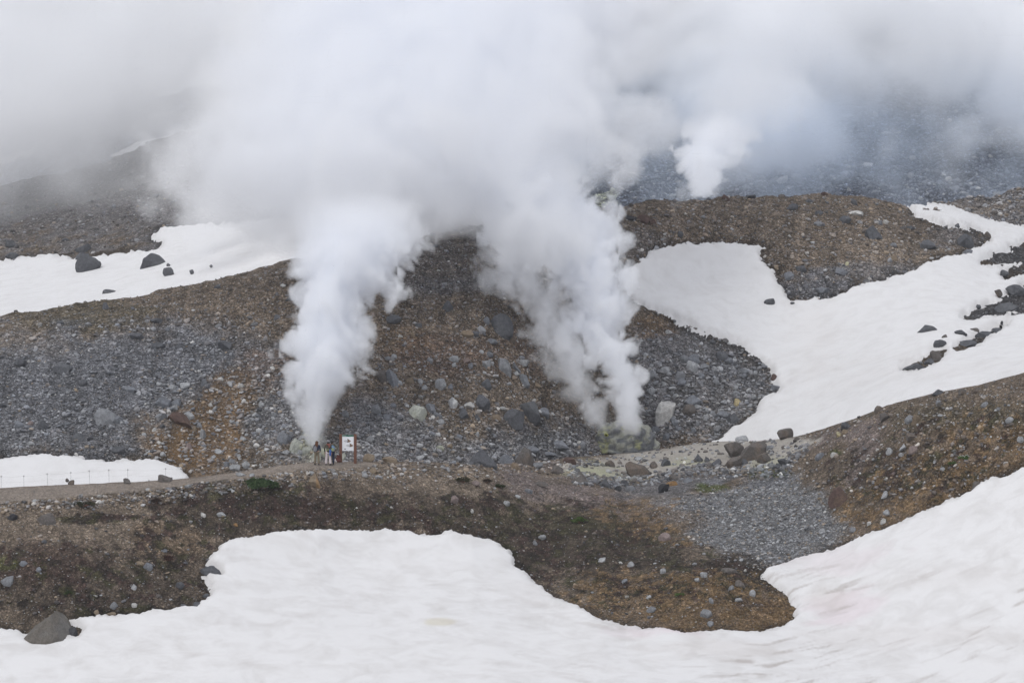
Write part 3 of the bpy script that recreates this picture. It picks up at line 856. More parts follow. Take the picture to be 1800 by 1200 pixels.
# ------------------------------------------------------------------ boulders: column, row, width, height in the photo; colour; shape; a short name for the ones others are described by; second row: a black stone standing in for a melt hollow's shade
CNAME = dict(c='grey', g='grey', d='dark grey', k='black', l='pale grey', w='whitish', b='blue grey', t='tan', r='reddish brown', p='pinkish', n='brownish grey', o='orange', y='pale yellow', s='greenish white')
SNAME = dict(r='rounded', a='angular', f='flat', w='wedge-shaped', b='leaning')
ROCKS = '''
near 85 1099 80 54 c b|big grey boulder melted out of the snow at the bottom left corner|big snow-edge boulder
near 128 1108 20 15 k a
near 371 999 36 17 d f|dark flat rock jutting over the upper left edge of the front snow|dark rock jutting over the snow
near 391 968 14 5 d f
near 82 915 32 19 n r|rounded brownish boulder alone on the gravel slope below the footpath|lone boulder below the footpath
near 22 912 20 10 k a
near 13 1020 22 15 g a|grey boulder at the far left edge below the heath slope|grey boulder at the left edge
near 290 841 25 14 n a|largest brownish grey boulder on the footpath edge in front of the snow bank|boulder on the path edge
near 223 846 13 11 n a
near 125 848 11 10 n a
near 553 843 23 22 t w|tan split boulder with an orange face below the two hikers|tan split boulder
near 648 804 20 14 t r|tan rounded boulder just right of the notice board|boulder right of the board
near 685 806 26 9 t f
near 848 806 52 28 d w|broad blackish boulder half sunk behind the crest of the near slope|broad blackish boulder
near 923 804 36 33 n r|large brownish grey boulder standing upright at the head of the near slope|upright brownish boulder
near 905 820 20 14 t r
near 945 817 18 12 g a
near 979 827 22 18 n a
near 1000 808 28 13 r a
near 1020 842 28 17 n a|brown angular boulder at the lower edge of the yellowish sulphur patch|boulder below the sulphur patch
near 1072 813 18 13 n a
near 1123 821 44 29 n a|big undercut brown boulder in the middle of the pale sulphur flat|undercut boulder on the pale flat
near 1149 816 14 13 n a
near 1169 811 20 15 d a
near 1123 805 16 8 l f
near 1064 851 22 15 d a
near 1085 858 16 9 k a
near 1097 846 16 12 d a
near 1108 856 18 10 g r
near 1166 857 20 16 k a|jet black angular boulder below the pale flat on the right|jet black boulder
near 1183 835 17 13 n a
near 1181 846 20 9 o f
near 1197 793 8 5 d f
near 1210 839 18 8 b f
near 1228 801 18 17 d w|dark pointed rock on the pale flat left of the outcrop|dark pointed rock on the flat
near 1243 803 12 10 d a
near 1259 811 17 15 d a
near 1291 790 36 30 n a|brown upper block of the rock outcrop on the pale flat|upper block of the outcrop
near 1323 791 46 36 n a|biggest leaning block of the rock outcrop on the pale flat|leaning block of the outcrop
near 1291 809 28 24 n a
near 1308 808 15 11 d a
near 1344 803 26 20 n w
near 1304 771 23 11 l f|pale flat stone perched above the rock outcrop against the snow|perched pale stone
near 1380 762 28 18 n a|squarish dark boulder on the skyline of the pale flat against the snow|squarish boulder on the skyline
near 1400 772 14 8 n a
near 1353 783 16 8 g f
near 1340 803 22 10 n f
near 1380 812 26 14 d a
near 1366 820 18 9 d f
near 1442 801 20 12 b a
near 1466 799 12 8 w r
near 1490 746 22 13 d a
near 1485 761 14 10 t a
near 1475 765 10 10 y a
near 1545 718 17 12 n r|rounded boulder on the right crest where the brown slope meets the snow|rounded boulder on the right crest
near 1556 732 20 13 n a
near 1600 733 19 13 g r
near 1612 734 16 15 t a
near 1650 690 23 10 d a|dark low boulder on the skyline of the right brown slope|dark boulder on the right skyline
near 1694 689 18 9 n a
near 1715 687 14 9 n r
near 1564 790 14 11 l r
near 1588 782 14 10 l w|pale pointed stone in the middle of the brown right slope|pale pointed stone
near 1605 787 17 13 p a
near 1603 765 20 12 n f
near 1650 707 10 7 g a
near 1775 737 15 9 l r
near 1795 770 14 9 l r
near 1735 678 11 7 n a
near 1730 712 14 8 g f
near 1476 872 32 32 r w|big reddish brown leaning boulder above the grey stony chute|big reddish leaning boulder
near 1558 899 12 11 l r
near 1553 912 11 9 w r
near 1500 930 14 9 g r
near 1528 918 8 6 w a
near 1720 849 22 12 n f
near 1556 866 14 11 l a
near 1657 820 10 6 l f
near 1585 795 10 6 l a
near 1445 932 12 8 l a
near 1241 1081 21 14 g r|grey rounded boulder low on the straw-coloured nose of grass|grey boulder on the grassy nose
near 1323 1042 12 11 l r
near 1237 1008 13 11 l a
near 1225 1018 9 7 l r
near 1300 1022 18 13 n a
near 1285 1032 11 8 g r
near 1249 1100 12 9 g r
near 1250 1058 8 11 g a
near 1298 1055 14 6 l f
near 1282 998 30 8 n f
near 1168 940 22 15 p r|pinkish rounded boulder in the dry grass left of the grey chute|pinkish boulder in the dry grass
near 1110 992 14 9 l r
near 953 943 14 8 l r
near 1165 1000 11 9 l r
near 890 886 13 8 l f
near 910 872 10 6 l r
near 830 898 6 7 w r
near 797 877 16 13 p w
near 836 849 15 9 p r|pinkish stone between two dark plants high on the near slope|pinkish stone on the near slope
near 929 862 15 8 b f
near 950 850 26 10 n f
near 1145 1074 16 10 g f
near 1097 1022 12 8 b a
near 1140 1053 10 7 l f
near 1058 984 13 8 l a
near 941 953 8 9 g r
near 390 905 16 7 l f
near 357 904 10 7 w a
near 414 922 8 5 o a
near 260 992 17 12 b a
near 235 1030 11 8 l a
near 236 1063 10 7 w r
near 200 1063 14 11 g r
near 316 1027 18 11 d f
near 346 1061 15 9 d f
near 362 1047 12 7 d r
near 278 1047 12 6 n f
near 322 1064 12 7 d f
near 41 991 14 8 b r
near 68 1002 10 8 b r
near 78 955 10 6 d r
near 246 987 16 7 t f
near 170 1076 10 7 t r
near 195 1078 18 7 t f
near 290 965 8 6 b r
near 118 843 6 5 n r
near 330 858 14 7 l f
near 425 833 20 7 l f
near 443 834 10 6 l a
near 547 828 10 7 l r
near 567 829 14 6 b f
near 589 832 10 5 l r
near 640 832 12 6 l r
near 665 834 14 5 l f
near 655 823 14 10 t r
mid 185 731 38 25 g r|grey boulder with a pale top on the dark scree above the snow bank|pale-topped boulder above the snow bank
mid 205 738 22 14 b r
mid 285 711 27 20 b a|blue grey block topping the heap of boulders above the rust-coloured bank|top block of the boulder heap
mid 307 712 20 14 b a
mid 305 719 14 10 l a
mid 283 737 20 13 g a
mid 299 735 10 8 l r
mid 316 740 42 20 r a|dark reddish boulder at the foot of the heap over the rust-coloured bank|reddish boulder of the heap
mid 330 736 20 14 l w
mid 296 726 9 7 w r
mid 325 677 18 10 l f
mid 303 684 14 10 l r
mid 358 676 13 12 b w
mid 371 669 8 7 l r
mid 387 668 11 8 w r
mid 404 676 10 8 l r
mid 424 678 14 7 w f|small whitish flat stone at the head of the rust-coloured bank|whitish stone over the rusty bank
mid 470 659 12 7 w f
mid 479 645 9 7 w r
mid 371 724 9 7 w a
mid 370 711 8 6 w a
mid 378 717 7 7 l a
mid 342 758 8 10 t r
mid 357 765 14 18 l w
mid 351 751 12 9 g w
mid 332 786 12 11 p a
mid 428 706 8 7 w a
mid 414 717 6 5 w r
mid 384 792 14 8 l f
mid 376 803 9 8 l r
mid 286 800 11 8 l r
mid 279 783 9 6 w r
mid 271 760 8 7 w a
mid 253 766 9 7 l r
mid 413 824 19 12 l a
mid 432 818 14 11 l r|pale rounded stone at the foot of the slope left of the left steam vent|pale stone left of the left vent
mid 398 817 10 12 b r
mid 408 806 12 8 g r
mid 420 798 8 7 l r
mid 408 740 11 7 l a
mid 417 741 7 6 l r
mid 460 712 10 8 l r
mid 468 716 7 5 l r
mid 482 729 12 8 g r
mid 472 766 12 8 l f
mid 460 760 11 8 b a
mid 447 764 8 6 b r
mid 427 771 12 8 l f
mid 500 771 24 19 b r|blue grey rounded boulder up left of the big sulphur-stained boulder|blue grey boulder near the left vent
mid 521 782 25 25 s r|big greenish white boulder stained by sulphur beside the left steam vent|big sulphur-stained boulder
mid 503 793 18 7 l f
mid 531 768 12 6 l f
mid 487 785 8 8 l a
mid 540 777 10 10 s r
mid 540 792 18 12 s a
mid 529 795 14 8 l f
mid 556 803 20 18 s a
mid 575 797 22 20 s a
mid 600 800 18 16 s f
mid 208 791 24 14 d a|dark boulder on the scree just above the left snow bank|dark boulder over the snow bank
mid 137 765 22 16 d r
mid 33 746 17 11 b r
mid 53 742 11 8 p a
mid 75 743 20 16 d r
mid 110 646 34 14 d f|long dark low boulder high on the left scree slope|long dark boulder on the left scree
mid 35 637 22 12 d a
mid 145 672 16 10 d r
mid 227 685 24 11 b f|blue grey flat boulder in the middle of the left scree slope|flat boulder in the left scree
mid 240 590 24 12 d a|dark boulder high on the left hillside below the back snow|dark boulder high on the left hillside
mid 278 603 24 10 d r
mid 395 607 24 14 d a
mid 315 605 14 9 d r
mid 55 778 14 7 l f
mid 118 740 12 6 b f
mid 213 744 9 5 l f
mid 253 711 10 4 w f
mid 382 503 12 7 d r
mid 512 528 20 9 d a|dark flat boulder at the left edge of the left steam plume|dark boulder beside the plume edge
mid 487 558 14 9 d a
mid 276 565 26 8 d f
mid 186 536 15 13 d a
mid 105 566 14 8 d r
mid 497 507 10 5 w f
mid 671 663 19 19 n r
mid 690 662 24 27 b w|tall blue grey boulder right of the left steam plume|tall boulder right of the left plume
mid 720 668 14 10 t r
mid 739 667 9 9 l a
mid 746 678 11 8 l r
mid 703 671 9 7 l r
mid 775 674 21 18 l r|pale rounded boulder on the brown slope between the two steam plumes|pale boulder between the plumes
mid 791 679 9 10 b r
mid 795 704 20 17 l a|pale grey block with a white face beside the dark round boulder|white-faced block
mid 846 707 31 24 d r|smooth dark grey round boulder on the brown slope between the plumes|smooth dark round boulder
mid 823 710 22 10 w f|whitish slab resting against the smooth dark round boulder|whitish slab
mid 814 722 20 17 d a
mid 733 724 33 23 s r|large whitish grey rounded boulder on the slope above the notice board|large whitish boulder
mid 757 716 20 18 b a
mid 768 726 20 10 b f
mid 761 733 8 7 w r
mid 775 740 12 8 l r
mid 679 731 13 11 b r
mid 691 709 12 7 b r
mid 661 717 18 14 g r
mid 607 719 14 12 g r
mid 903 738 40 26 d a|dark grey smooth boulder, front one of the dark trio right of centre|front boulder of the dark trio
mid 931 725 42 30 d a|largest craggy dark boulder, middle one of the dark trio right of centre|craggy boulder of the dark trio
mid 956 729 18 15 b r
mid 872 732 18 11 t r
mid 839 731 10 11 d w
mid 804 745 10 6 t r
mid 760 761 11 7 b r
mid 807 764 14 10 b a
mid 838 756 9 7 l a
mid 773 784 15 9 s r|small whitish block low on the grey slope right of the notice board|whitish block low on the slope
mid 791 784 10 7 t r
mid 713 782 12 7 l f
mid 738 800 16 6 l f
mid 650 766 16 12 l w
mid 886 645 26 24 g a|big grey fissured boulder left of the right steam plume|big fissured boulder
mid 906 647 20 14 b w
mid 854 640 17 13 l a
mid 864 640 9 6 l r
mid 918 638 25 8 l f
mid 855 678 20 16 d r
mid 921 672 23 18 b w
mid 908 664 12 8 l a
mid 945 681 13 8 t f
mid 797 629 17 10 l r
mid 820 634 15 7 p f
mid 798 643 8 7 l r
mid 827 643 9 10 b r
mid 861 625 12 10 b r
mid 846 619 9 7 l r
mid 693 626 10 8 l r
mid 703 640 9 6 t r
mid 755 632 13 9 g a
mid 681 629 10 7 g r
mid 882 568 40 36 d r|biggest dark rounded boulder high between the plumes, veiled in thin steam|biggest dark boulder high on the slope
mid 854 563 13 12 b r
mid 847 580 17 12 l f|pale flat stone just below left of the biggest dark boulder on the slope|pale stone by the biggest dark boulder
mid 833 587 18 8 d f
mid 821 588 22 11 t r
mid 726 589 8 7 t r
mid 704 591 9 4 w f
mid 787 536 21 16 d r|dark rounded boulder alone high on the slope between the plumes|dark boulder alone on the upper slope
mid 692 560 26 14 d r
mid 735 571 12 8 d r
mid 865 600 20 7 b f
mid 900 597 14 9 n a
mid 766 433 10 6 d r
mid 800 400 11 4 d r
mid 762 407 8 4 d r
mid 984 783 30 14 b a|blue grey slab at the foot of the hill left of the sulphur mound|slab left of the sulphur mound
mid 1022 784 14 14 g r
mid 965 800 26 8 b f
mid 995 795 20 7 l f
mid 935 790 26 10 b f
mid 888 801 32 20 b a
mid 1170 722 34 36 w a|large pale grey wedge-shaped boulder right of the right steam plume|pale wedge boulder
mid 1186 739 14 13 b a
mid 1216 704 32 18 b f|smooth blue grey oval slab on the dark stony slope by the snow gully|smooth oval slab
mid 1211 719 24 18 n r
mid 1225 715 15 9 l f
mid 1202 628 18 14 g r
mid 1219 628 23 16 b a
mid 1216 643 22 15 l r|pale grey egg-shaped boulder high on the stony slope right of the plume|pale egg-shaped boulder
mid 1237 646 20 10 g f
mid 1255 649 10 10 l r
mid 1169 650 17 11 l r
mid 1195 657 18 12 g r
mid 1145 660 19 12 g r
mid 1267 624 26 13 d r|dark long boulder nearest the tongue of snow on the stony slope|dark boulder near the snow tongue
mid 1280 634 21 11 b f
mid 1196 668 21 12 b f
mid 1145 684 14 11 l r
mid 1291 651 8 9 l a
mid 1308 653 17 9 b f
mid 1308 661 9 7 b f
mid 1168 675 9 8 l a
mid 1258 671 13 9 g r
mid 1232 659 13 9 b r
mid 1297 706 12 12 y r|single pale yellow boulder among grey stones by the snow gully|pale yellow boulder
mid 1294 693 14 10 g r
mid 1318 715 11 10 l a
mid 1315 698 10 8 l r
mid 1325 699 9 7 l r
mid 1241 722 12 8 l r
mid 1254 728 13 12 g r
mid 1271 730 22 11 b r
mid 1290 735 26 18 d a
mid 1266 721 12 7 l f
mid 1240 738 10 9 l r
mid 1337 673 16 9 d r
mid 1364 680 18 11 b a|blue grey block at the point of the stony slope touching the snow|block at the point of the stony slope
mid 1360 664 11 12 r a
mid 1293 683 10 7 l r
mid 1187 693 10 6 l r
mid 1194 709 7 5 l r
mid 1152 754 18 8 b f
mid 1172 768 16 12 b a
mid 1192 755 12 8 b r
mid 1219 755 11 7 b r
mid 1151 785 15 9 p a|small pinkish block where the pale flat meets the sulphur mound|pinkish block by the sulphur mound
mid 1062 791 22 11 p r
mid 1252 600 12 7 d a
mid 1130 384 25 15 r a|reddish brown boulder near the crest right of the steam|reddish boulder near the crest
mid 1108 379 22 11 k a
mid 1147 388 13 9 r a
mid 1073 361 24 9 d a|dark boulder on the crest at the edge of the steam|dark boulder on the crest
mid 1195 412 13 8 d r
mid 1275 346 15 11 r w|brown pointed rock on the skyline right of the back steam plume|brown pointed rock on the skyline
mid 1320 342 20 6 d f
mid 1246 346 8 5 d r
mid 1393 362 20 12 d r
mid 1422 352 18 8 d r
mid 1449 341 12 7 r r
mid 1500 356 15 13 d w
mid 1375 340 14 6 n r
mid 1441 397 20 9 g f
mid 1485 390 22 12 d r
mid 1535 410 33 25 d a|biggest dark boulder near the right end of the upper hill|biggest boulder of the upper hill
mid 1630 424 32 19 d w|dark low boulder near the tip of the upper hill above the gully|dark boulder near the hill tip
mid 1696 424 30 26 d a|rugged dark boulder at the very tip of the upper hill|rugged boulder at the hill tip
mid 1735 412 14 10 n w
mid 1722 412 10 9 n w
mid 1682 398 10 7 d a
mid 1702 447 16 8 b f
mid 1483 425 7 7 t r
mid 1572 456 11 9 t r
mid 1505 378 26 8 w f|low pale whitish rock near the crest of the upper hill|low whitish rock near the crest
mid 1557 391 10 8 w a
mid 1545 391 12 8 b a
mid 1570 430 13 7 g r
mid 1387 485 17 12 b r
mid 1480 475 22 13 b a
mid 1445 506 26 9 b f
mid 1489 467 7 6 y r
mid 1408 471 20 9 d f
mid 1600 399 16 8 d a
mid 1440 377 14 7 d r
mid 1352 536 19 12 d f|thin dark rock lying alone on the snow of the gully|dark rock alone on the snow
mid 1338 499 9 5 d f
mid 1631 585 36 15 d f|long dark rock surrounded by snow on the right of the gully|long dark rock in the snow
mid 1612 643 52 14 d f|long low end rock of the dark chain on the gully snow|end rock of the dark chain
mid 1645 625 20 19 n a|tallest grey block in the dark chain of rocks on the gully snow|tallest block of the dark chain
mid 1634 634 20 11 d f
mid 1652 609 24 13 d f
mid 1661 600 15 7 n a
mid 1689 593 22 8 d f
mid 1712 584 18 8 n f
mid 1702 603 30 12 d f
mid 1730 589 32 11 d f
mid 1755 577 24 8 d f
mid 1761 569 5 7 k a
mid 1766 484 15 9 d r
mid 1755 523 14 10 n w
mid 1720 543 9 6 d r
mid 1772 538 46 15 d f
mid 1784 514 34 18 d a
mid 1393 540 8 3 d f
mid 1591 494 8 3 d f
left 155 478 46 26 d r|big dark boulder half buried in the far left back snow|big dark boulder in the back snow
left 146 461 26 10 d f
left 267 468 46 32 d a|mist-veiled grey boulder lying in the middle of the back snow|veiled boulder in the back snow
left 296 493 20 12 d r
left 296 484 7 4 d r
left 337 493 8 6 d r
left 195 523 30 12 d r
left 371 483 6 4 d r
left 145 435 30 15 d a|dark boulder on the brown hillside just above the back snow|dark boulder above the back snow
left 20 428 20 12 d a
left 20 450 26 12 d r
left 115 421 14 7 d r
left 392 409 10 4 d f
left 260 252 9 6 d a
far 1265 332 16 9 l r
far 1313 332 14 11 l r
far 1365 319 24 12 l a|pale block on the misty back slope right of the back steam plume|pale block on the misty slope
far 1400 315 20 14 l a
far 1492 328 10 9 w a
far 1340 298 16 10 l r
far 1600 303 14 9 l r
'''


def side_word(du, dv, w):
    a = math.degrees(math.atan2(-dv, du)) % 360
    return ['right of', 'up right of', 'above', 'up left of', 'left of', 'below left of', 'below', 'below right of'][int(((a + 22.5) % 360) // 45)]


rows, marks, taken = [], [], set()
for ln in ROCKS.strip().splitlines():
    parts_ = ln.split('|')
    h = parts_[0].split()
    rows.append([h[0]] + [float(x) for x in h[1:5]] + h[5:7] + [parts_[1] if len(parts_) > 1 else None])
    if len(parts_) > 2:
        marks.append((h[0], float(h[1]), float(h[2]), parts_[2]))
        taken.add(parts_[1])
marks += [('mid', 1090, 752, 'sulphur mound'), ('near', 611, 785, 'notice board'), ('near', 458, 852, 'green dwarf pine')]


def auto_label(layer, u, v, w, h, c, s):
    m_ = w * 4.3
    size = 'tiny' if w < 9 else 'small' if w < 13 else 'medium' if w < 19 else 'large'
    cands = sorted(marks, key=lambda k: (k[1] - u) ** 2 + (2.0 * (k[2] - v)) ** 2 + (0 if k[0] == layer else 60000))
    for k in cands[:6]:
        du, dv = u - k[1], v - k[2]
        sw = side_word(du, dv, w)
        far_ = 'just ' if math.hypot(du, dv) < 26 else 'well ' if math.hypot(du, dv) > 90 else ''
        for text in (f'{size} {CNAME[c]} {SNAME[s]} stone {far_}{sw} the {k[3]}',):
            if text not in taken and len(text.split()) <= 16:
                taken.add(text)
                return text
    raise ValueError(('label', u, v))


GROUP = dict(near='stones on the near slope', mid='stones on the hill and in its snow', left='boulders in the back snow', ridge='stones', far='pale blocks on the back slope')
RC_['c'] = (.135, .122, .106)
for i, (layer, u, v, w, h, c, s, lab) in enumerate(rows):
    big = max(w, h) >= 20
    V, Fc = rock_shape(1000 + i, 4 if big else 3, s)
    rng = np.random.default_rng(3000 + i)
    base = surf(layer, np.array([u]), np.array([v + .32 * h]))[0]
    sx_, sz_ = w * base[1] / F, h * base[1] / F
    S = {'left': SNOW_BACK, 'mid': SNOW_GULLY}.get(layer)
    if S is not None:                                # those that stand in the snow rise out of it
        inside = poly_sd(S, np.array([u]), np.array([v]))
        if layer == 'mid':
            for H in HOLES:
                inside = np.minimum(inside, -poly_sd(H, np.array([u]), np.array([v])))
        base[2] += {'left': .75, 'mid': .34}[layer] * float(sstep(-2, 4, inside)[0])
    if s == 'w' and rng.random() < .5:
        V = V * np.array([-1, -1, 1])
    a = rng.uniform(-.35, .35)
    V = V * np.array([sx_ * 1.04, (sx_ * .55 + sz_ * .45), sz_ * 1.5])
    V = np.stack([V[:, 0] * math.cos(a) - V[:, 1] * math.sin(a), V[:, 0] * math.sin(a) + V[:, 1] * math.cos(a), V[:, 2]], -1)
    rgb = np.array(RC_[c]) * rng.uniform(.9, 1.1)
    n = fbm(V * 1.3 + i, 3, .6, 2)[:, None]
    stain = np.array((.17, .12, .08)) if c in 'tnrop' else np.array((.15, .155, .16))
    k_ = np.clip(n * .5, 0, .35)
    col = rgb * (1 - k_) + stain * k_
    if c in 'sy':
        k_ = np.clip(n, 0, .5)
        col = col * (1 - k_) + np.array(C['sulph']) * k_
    if lab and 'orange face' in lab:
        k_ = .8 * sstep(.0, .06, V[:, 0] - .10)[:, None]
        col = col * (1 - k_) + np.array((.30, .19, .10)) * k_
    if lab and 'white face' in lab:
        k_ = sstep(.02, .1, V[:, 0])[:, None]
        col = col * (1 - k_) + np.array((.50, .50, .49)) * k_
    o = np_mesh('boulder' if big else 'stone', V, Fc, M_STONE, col, False)
    o.location = base + np.array([0, 0, sz_ * .10])
    tag(o, lab or auto_label(layer, u, v, w, h, c, s), 'boulder' if big else 'stone', GROUP[layer])

# ------------------------------------------------------------------ the sulphur mound over the right vents
def ground_at(layer, u, v):
    return surf(layer, np.array([float(u)]), np.array([float(v)]))[0]


mu, mv = 1088, 788
mp = ground_at('mid', mu, mv)
px = mp[1] / F
n1, n2 = 90, 46
th, ph = np.meshgrid(np.linspace(0, 2 * np.pi, n1, endpoint=False), np.linspace(0, np.pi / 2, n2))
X = np.cos(th) * np.cos(ph) ** .8 * 72 * px
Yv = np.sin(th) * np.cos(ph) * 2.2
Zv = np.sin(ph) ** 1.25 * 54 * px * (1 + .25 * np.cos(th) * np.cos(ph)) - .25
P = np.stack([X, Yv, Zv], -1)
nn = fbm(P / .9 + 7, 5, .6, 0, True)
P += .20 * nn[..., None] * np.stack([np.cos(th) * np.cos(ph), np.sin(th) * np.cos(ph), .6 + 0 * ph], -1)
ns = fbm(P / .55 + 3, 4, .6, 1)
up = sstep(-.45, .5, ns + (Zv / (52 * px) - .62) * 1.2)[..., None]
col = np.array((.165, .170, .176)) * (1 - up) + np.array((.40, .40, .335)) * up
yel = (sstep(.25, .75, fbm(P / .5 + 31, 3, .6, 2) + .9 * np.exp(-((X + 1.25) / .45) ** 2) - .55) * .6)[..., None]
col = col * (1 - yel) + np.array((.46, .46, .20)) * yel
fc = np.concatenate([np.stack([np.arange(n1) + r * n1, (np.arange(n1) + 1) % n1 + r * n1, (np.arange(n1) + 1) % n1 + (r + 1) * n1, np.arange(n1) + (r + 1) * n1], -1) for r in range(n2 - 1)])
mound = np_mesh('sulphur_mound', P.reshape(-1, 3), fc, M_STONE, col.reshape(-1, 3), True)
mound.location = mp + np.array([-.1, -.7, .05])
tag(mound, 'grey crusted mound stained yellow green by sulphur under the right steam plume', 'fumarole mound')
m_vent = simple_mat('vent_rim', (.055, .055, .018), .95, .5, 5, .5)
m_crust = simple_mat('sulphur_crust', (.46, .47, .12), .9, .25, 9, .6)
for dx, dz, w_, h_ in ((-30, 20, 5.5, 12), (8, 42, 5, 6), (-22, 30, 6, 4)):
    for nm, k_, m_, dy in (('crust', 1.5, m_crust, .0), ('vent', .72, m_vent, -.10)):
        V, Fc = rock_shape(77 + int(dx) + int(k_ * 10), 3, 'r')
        V = V * np.array([w_ * px * k_, .34, h_ * px * k_])
        o = np_mesh(nm, V, Fc, m_, None, True, mound)
        x_, z_ = dx * px, dz * px - .1
        k2 = 1 - (x_ / (62 * px)) ** 2 - (z_ / (60 * px)) ** 2
        o.location = (x_, -2.2 * math.sqrt(max(k2, .05)) * .88 + dy, z_)
        o.rotation_euler = (0, R(20), 0)

# ------------------------------------------------------------------ notice board
m_post = simple_mat('brown_wood', (.150, .070, .046), .8, .25, 5)
m_white = simple_mat('white_panel', (.74, .75, .77), .5, .02, 3)
m_green = simple_mat('green_strip', (.010, .115, .070), .5, .05, 3)
m_ink = simple_mat('dark_ink', (.05, .05, .06), .7, .1, 9)
m_peak = simple_mat('printed_brown', (.20, .135, .095), .7, .35, 12)
m_shade = simple_mat('printed_grey', (.50, .50, .51), .7, .1, 8)
m_pale = simple_mat('pale_ink', (.45, .55, .50), .6, .1, 9)


def box_mesh(name, size, loc, mat, parent=None, bevel=.01, rot=(0, 0, 0)):
    bm = bmesh.new()
    bmesh.ops.create_cube(bm, size=1)
    bmesh.ops.scale(bm, vec=size, verts=bm.verts)
    if bevel:
        bmesh.ops.bevel(bm, geom=bm.edges[:], offset=bevel, segments=2, affect='EDGES')
    me = bpy.data.meshes.new(name)
    bm.to_mesh(me)
    bm.free()
    me.materials.append(mat)
    o = bpy.data.objects.new(name, me)
    COL.objects.link(o)
    o.location = loc
    o.rotation_euler = rot
    if parent:
        o.parent = parent
    return o


def flat_shape(name, pts, y, th_, mat, parent):
    bm = bmesh.new()
    vs_ = [bm.verts.new((x, y, z)) for x, z in pts]
    f = bm.faces.new(vs_)
    e = bmesh.ops.extrude_face_region(bm, geom=[f])
    bmesh.ops.translate(bm, vec=(0, th_, 0), verts=[g for g in e['geom'] if isinstance(g, bmesh.types.BMVert)])
    bmesh.ops.recalc_face_normals(bm, faces=bm.faces)
    me = bpy.data.meshes.new(name)
    bm.to_mesh(me)
    bm.free()
    me.materials.append(mat)
    o = bpy.data.objects.new(name, me)
    COL.objects.link(o)
    o.parent = parent
    return o


sp = ground_at('near', 611.5, 812.5)
k = sp[1] / F
board = empty('notice_board', sp, 'white notice board with green header between two brown posts beside the path', 'notice board')
for x0 in (-12.6, 12.9):
    p_ = box_mesh('post', (5.0 * k, .16, 52 * k), (x0 * k, 0, 24.5 * k), m_post, board, .015)
panel = box_mesh('panel', (22.4 * k, .035, 27.5 * k), (.1 * k, -.02, 34.8 * k), m_white, board, .006)
hd = box_mesh('header', (20.6 * k, .012, 2.6 * k), (.6 * k, -.045, 47.4 * k), m_green, board, 0)
for i in range(4):
    box_mesh('header_lettering', (1.0 * k, .004, .9 * k), ((-8.0 + i * 1.5) * k, -.0535, 47.4 * k), m_pale, board, 0)
for bx, bz, rag in ((1.2, 38.3, 0), (5.2, 30.4, 1)):
    flat_shape('printed_slope', [((bx + a) * k, (bz + b) * k) for a, b in ((-9, .4), (-6, 1.6), (-3, 1.8), (1, .6), (0, -2.4), (-3, -2.6), (-7, -1.4))], -.0395, -.002, m_shade, board)
    flat_shape('printed_peak', [((bx + a) * k, (bz + b) * k) for a, b in ((-2.6, -2.4), (-1.6, .4), (-2.2, 4.2), (-.6, 3.4), (1.2, 2.2), (4.4, .2), (3.0, -1.6), (0, -2.6))], -.0415, -.002, m_peak, board)
    flat_shape('printed_shadow', [((bx + a) * k, (bz + b) * k) for a, b in ((-2.4, -2.0), (-1.2, .3), (-1.9, 3.4), (-.9, 2.4), (-.4, -.5), (-1.0, -2.2))], -.044, -.002, m_ink, board)
box_mesh('lettering', (2.6 * k, .004, 1.5 * k), (-5.0 * k, -.0395, 24.2 * k), m_ink, board, 0)

# ------------------------------------------------------------------ people
def skin_obj(name, joints, edges, mat, parent, root=0, sub=2):
    bm = bmesh.new()
    lay = bm.verts.layers.skin.verify()
    vs_ = [bm.verts.new(j[:3]) for j in joints]
    for a, b in edges:
        bm.edges.new((vs_[a], vs_[b]))
    for i, v_ in enumerate(vs_):
        r = joints[i][3]
        v_[lay].radius = (r, r) if not isinstance(r, tuple) else r
        v_[lay].use_root = (i == root)
    me = bpy.data.meshes.new(name)
    bm.to_mesh(me)
    bm.free()
    me.materials.append(mat)
    o = bpy.data.objects.new(name, me)
    COL.objects.link(o)
    o.parent = parent
    m1 = o.modifiers.new('skin', 'SKIN')
    m1.use_smooth_shade = True
    m2 = o.modifiers.new('sub', 'SUBSURF')
    m2.levels = m2.render_levels = sub
    return o


def lump(name, parts, mat, parent, seed=1, rough_=.08, sub=3):
    """a soft rounded mass of a few overlapping balls: (x, y, z, rx, ry, rz)"""
    VV, FF, off = [], [], 0
    for q in parts:
        V, Fc = ico(sub)
        V = V * (1 + rough_ * fbm(V * 2.2 + seed * 5.3, 3, .6, 1))[:, None]
        VV.append(V * np.array(q[3:6]) + np.array(q[:3]))
        FF.append(Fc + off)
        off += len(V)
    return np_mesh(name, np.concatenate(VV), np.concatenate(FF), mat, None, True, parent)


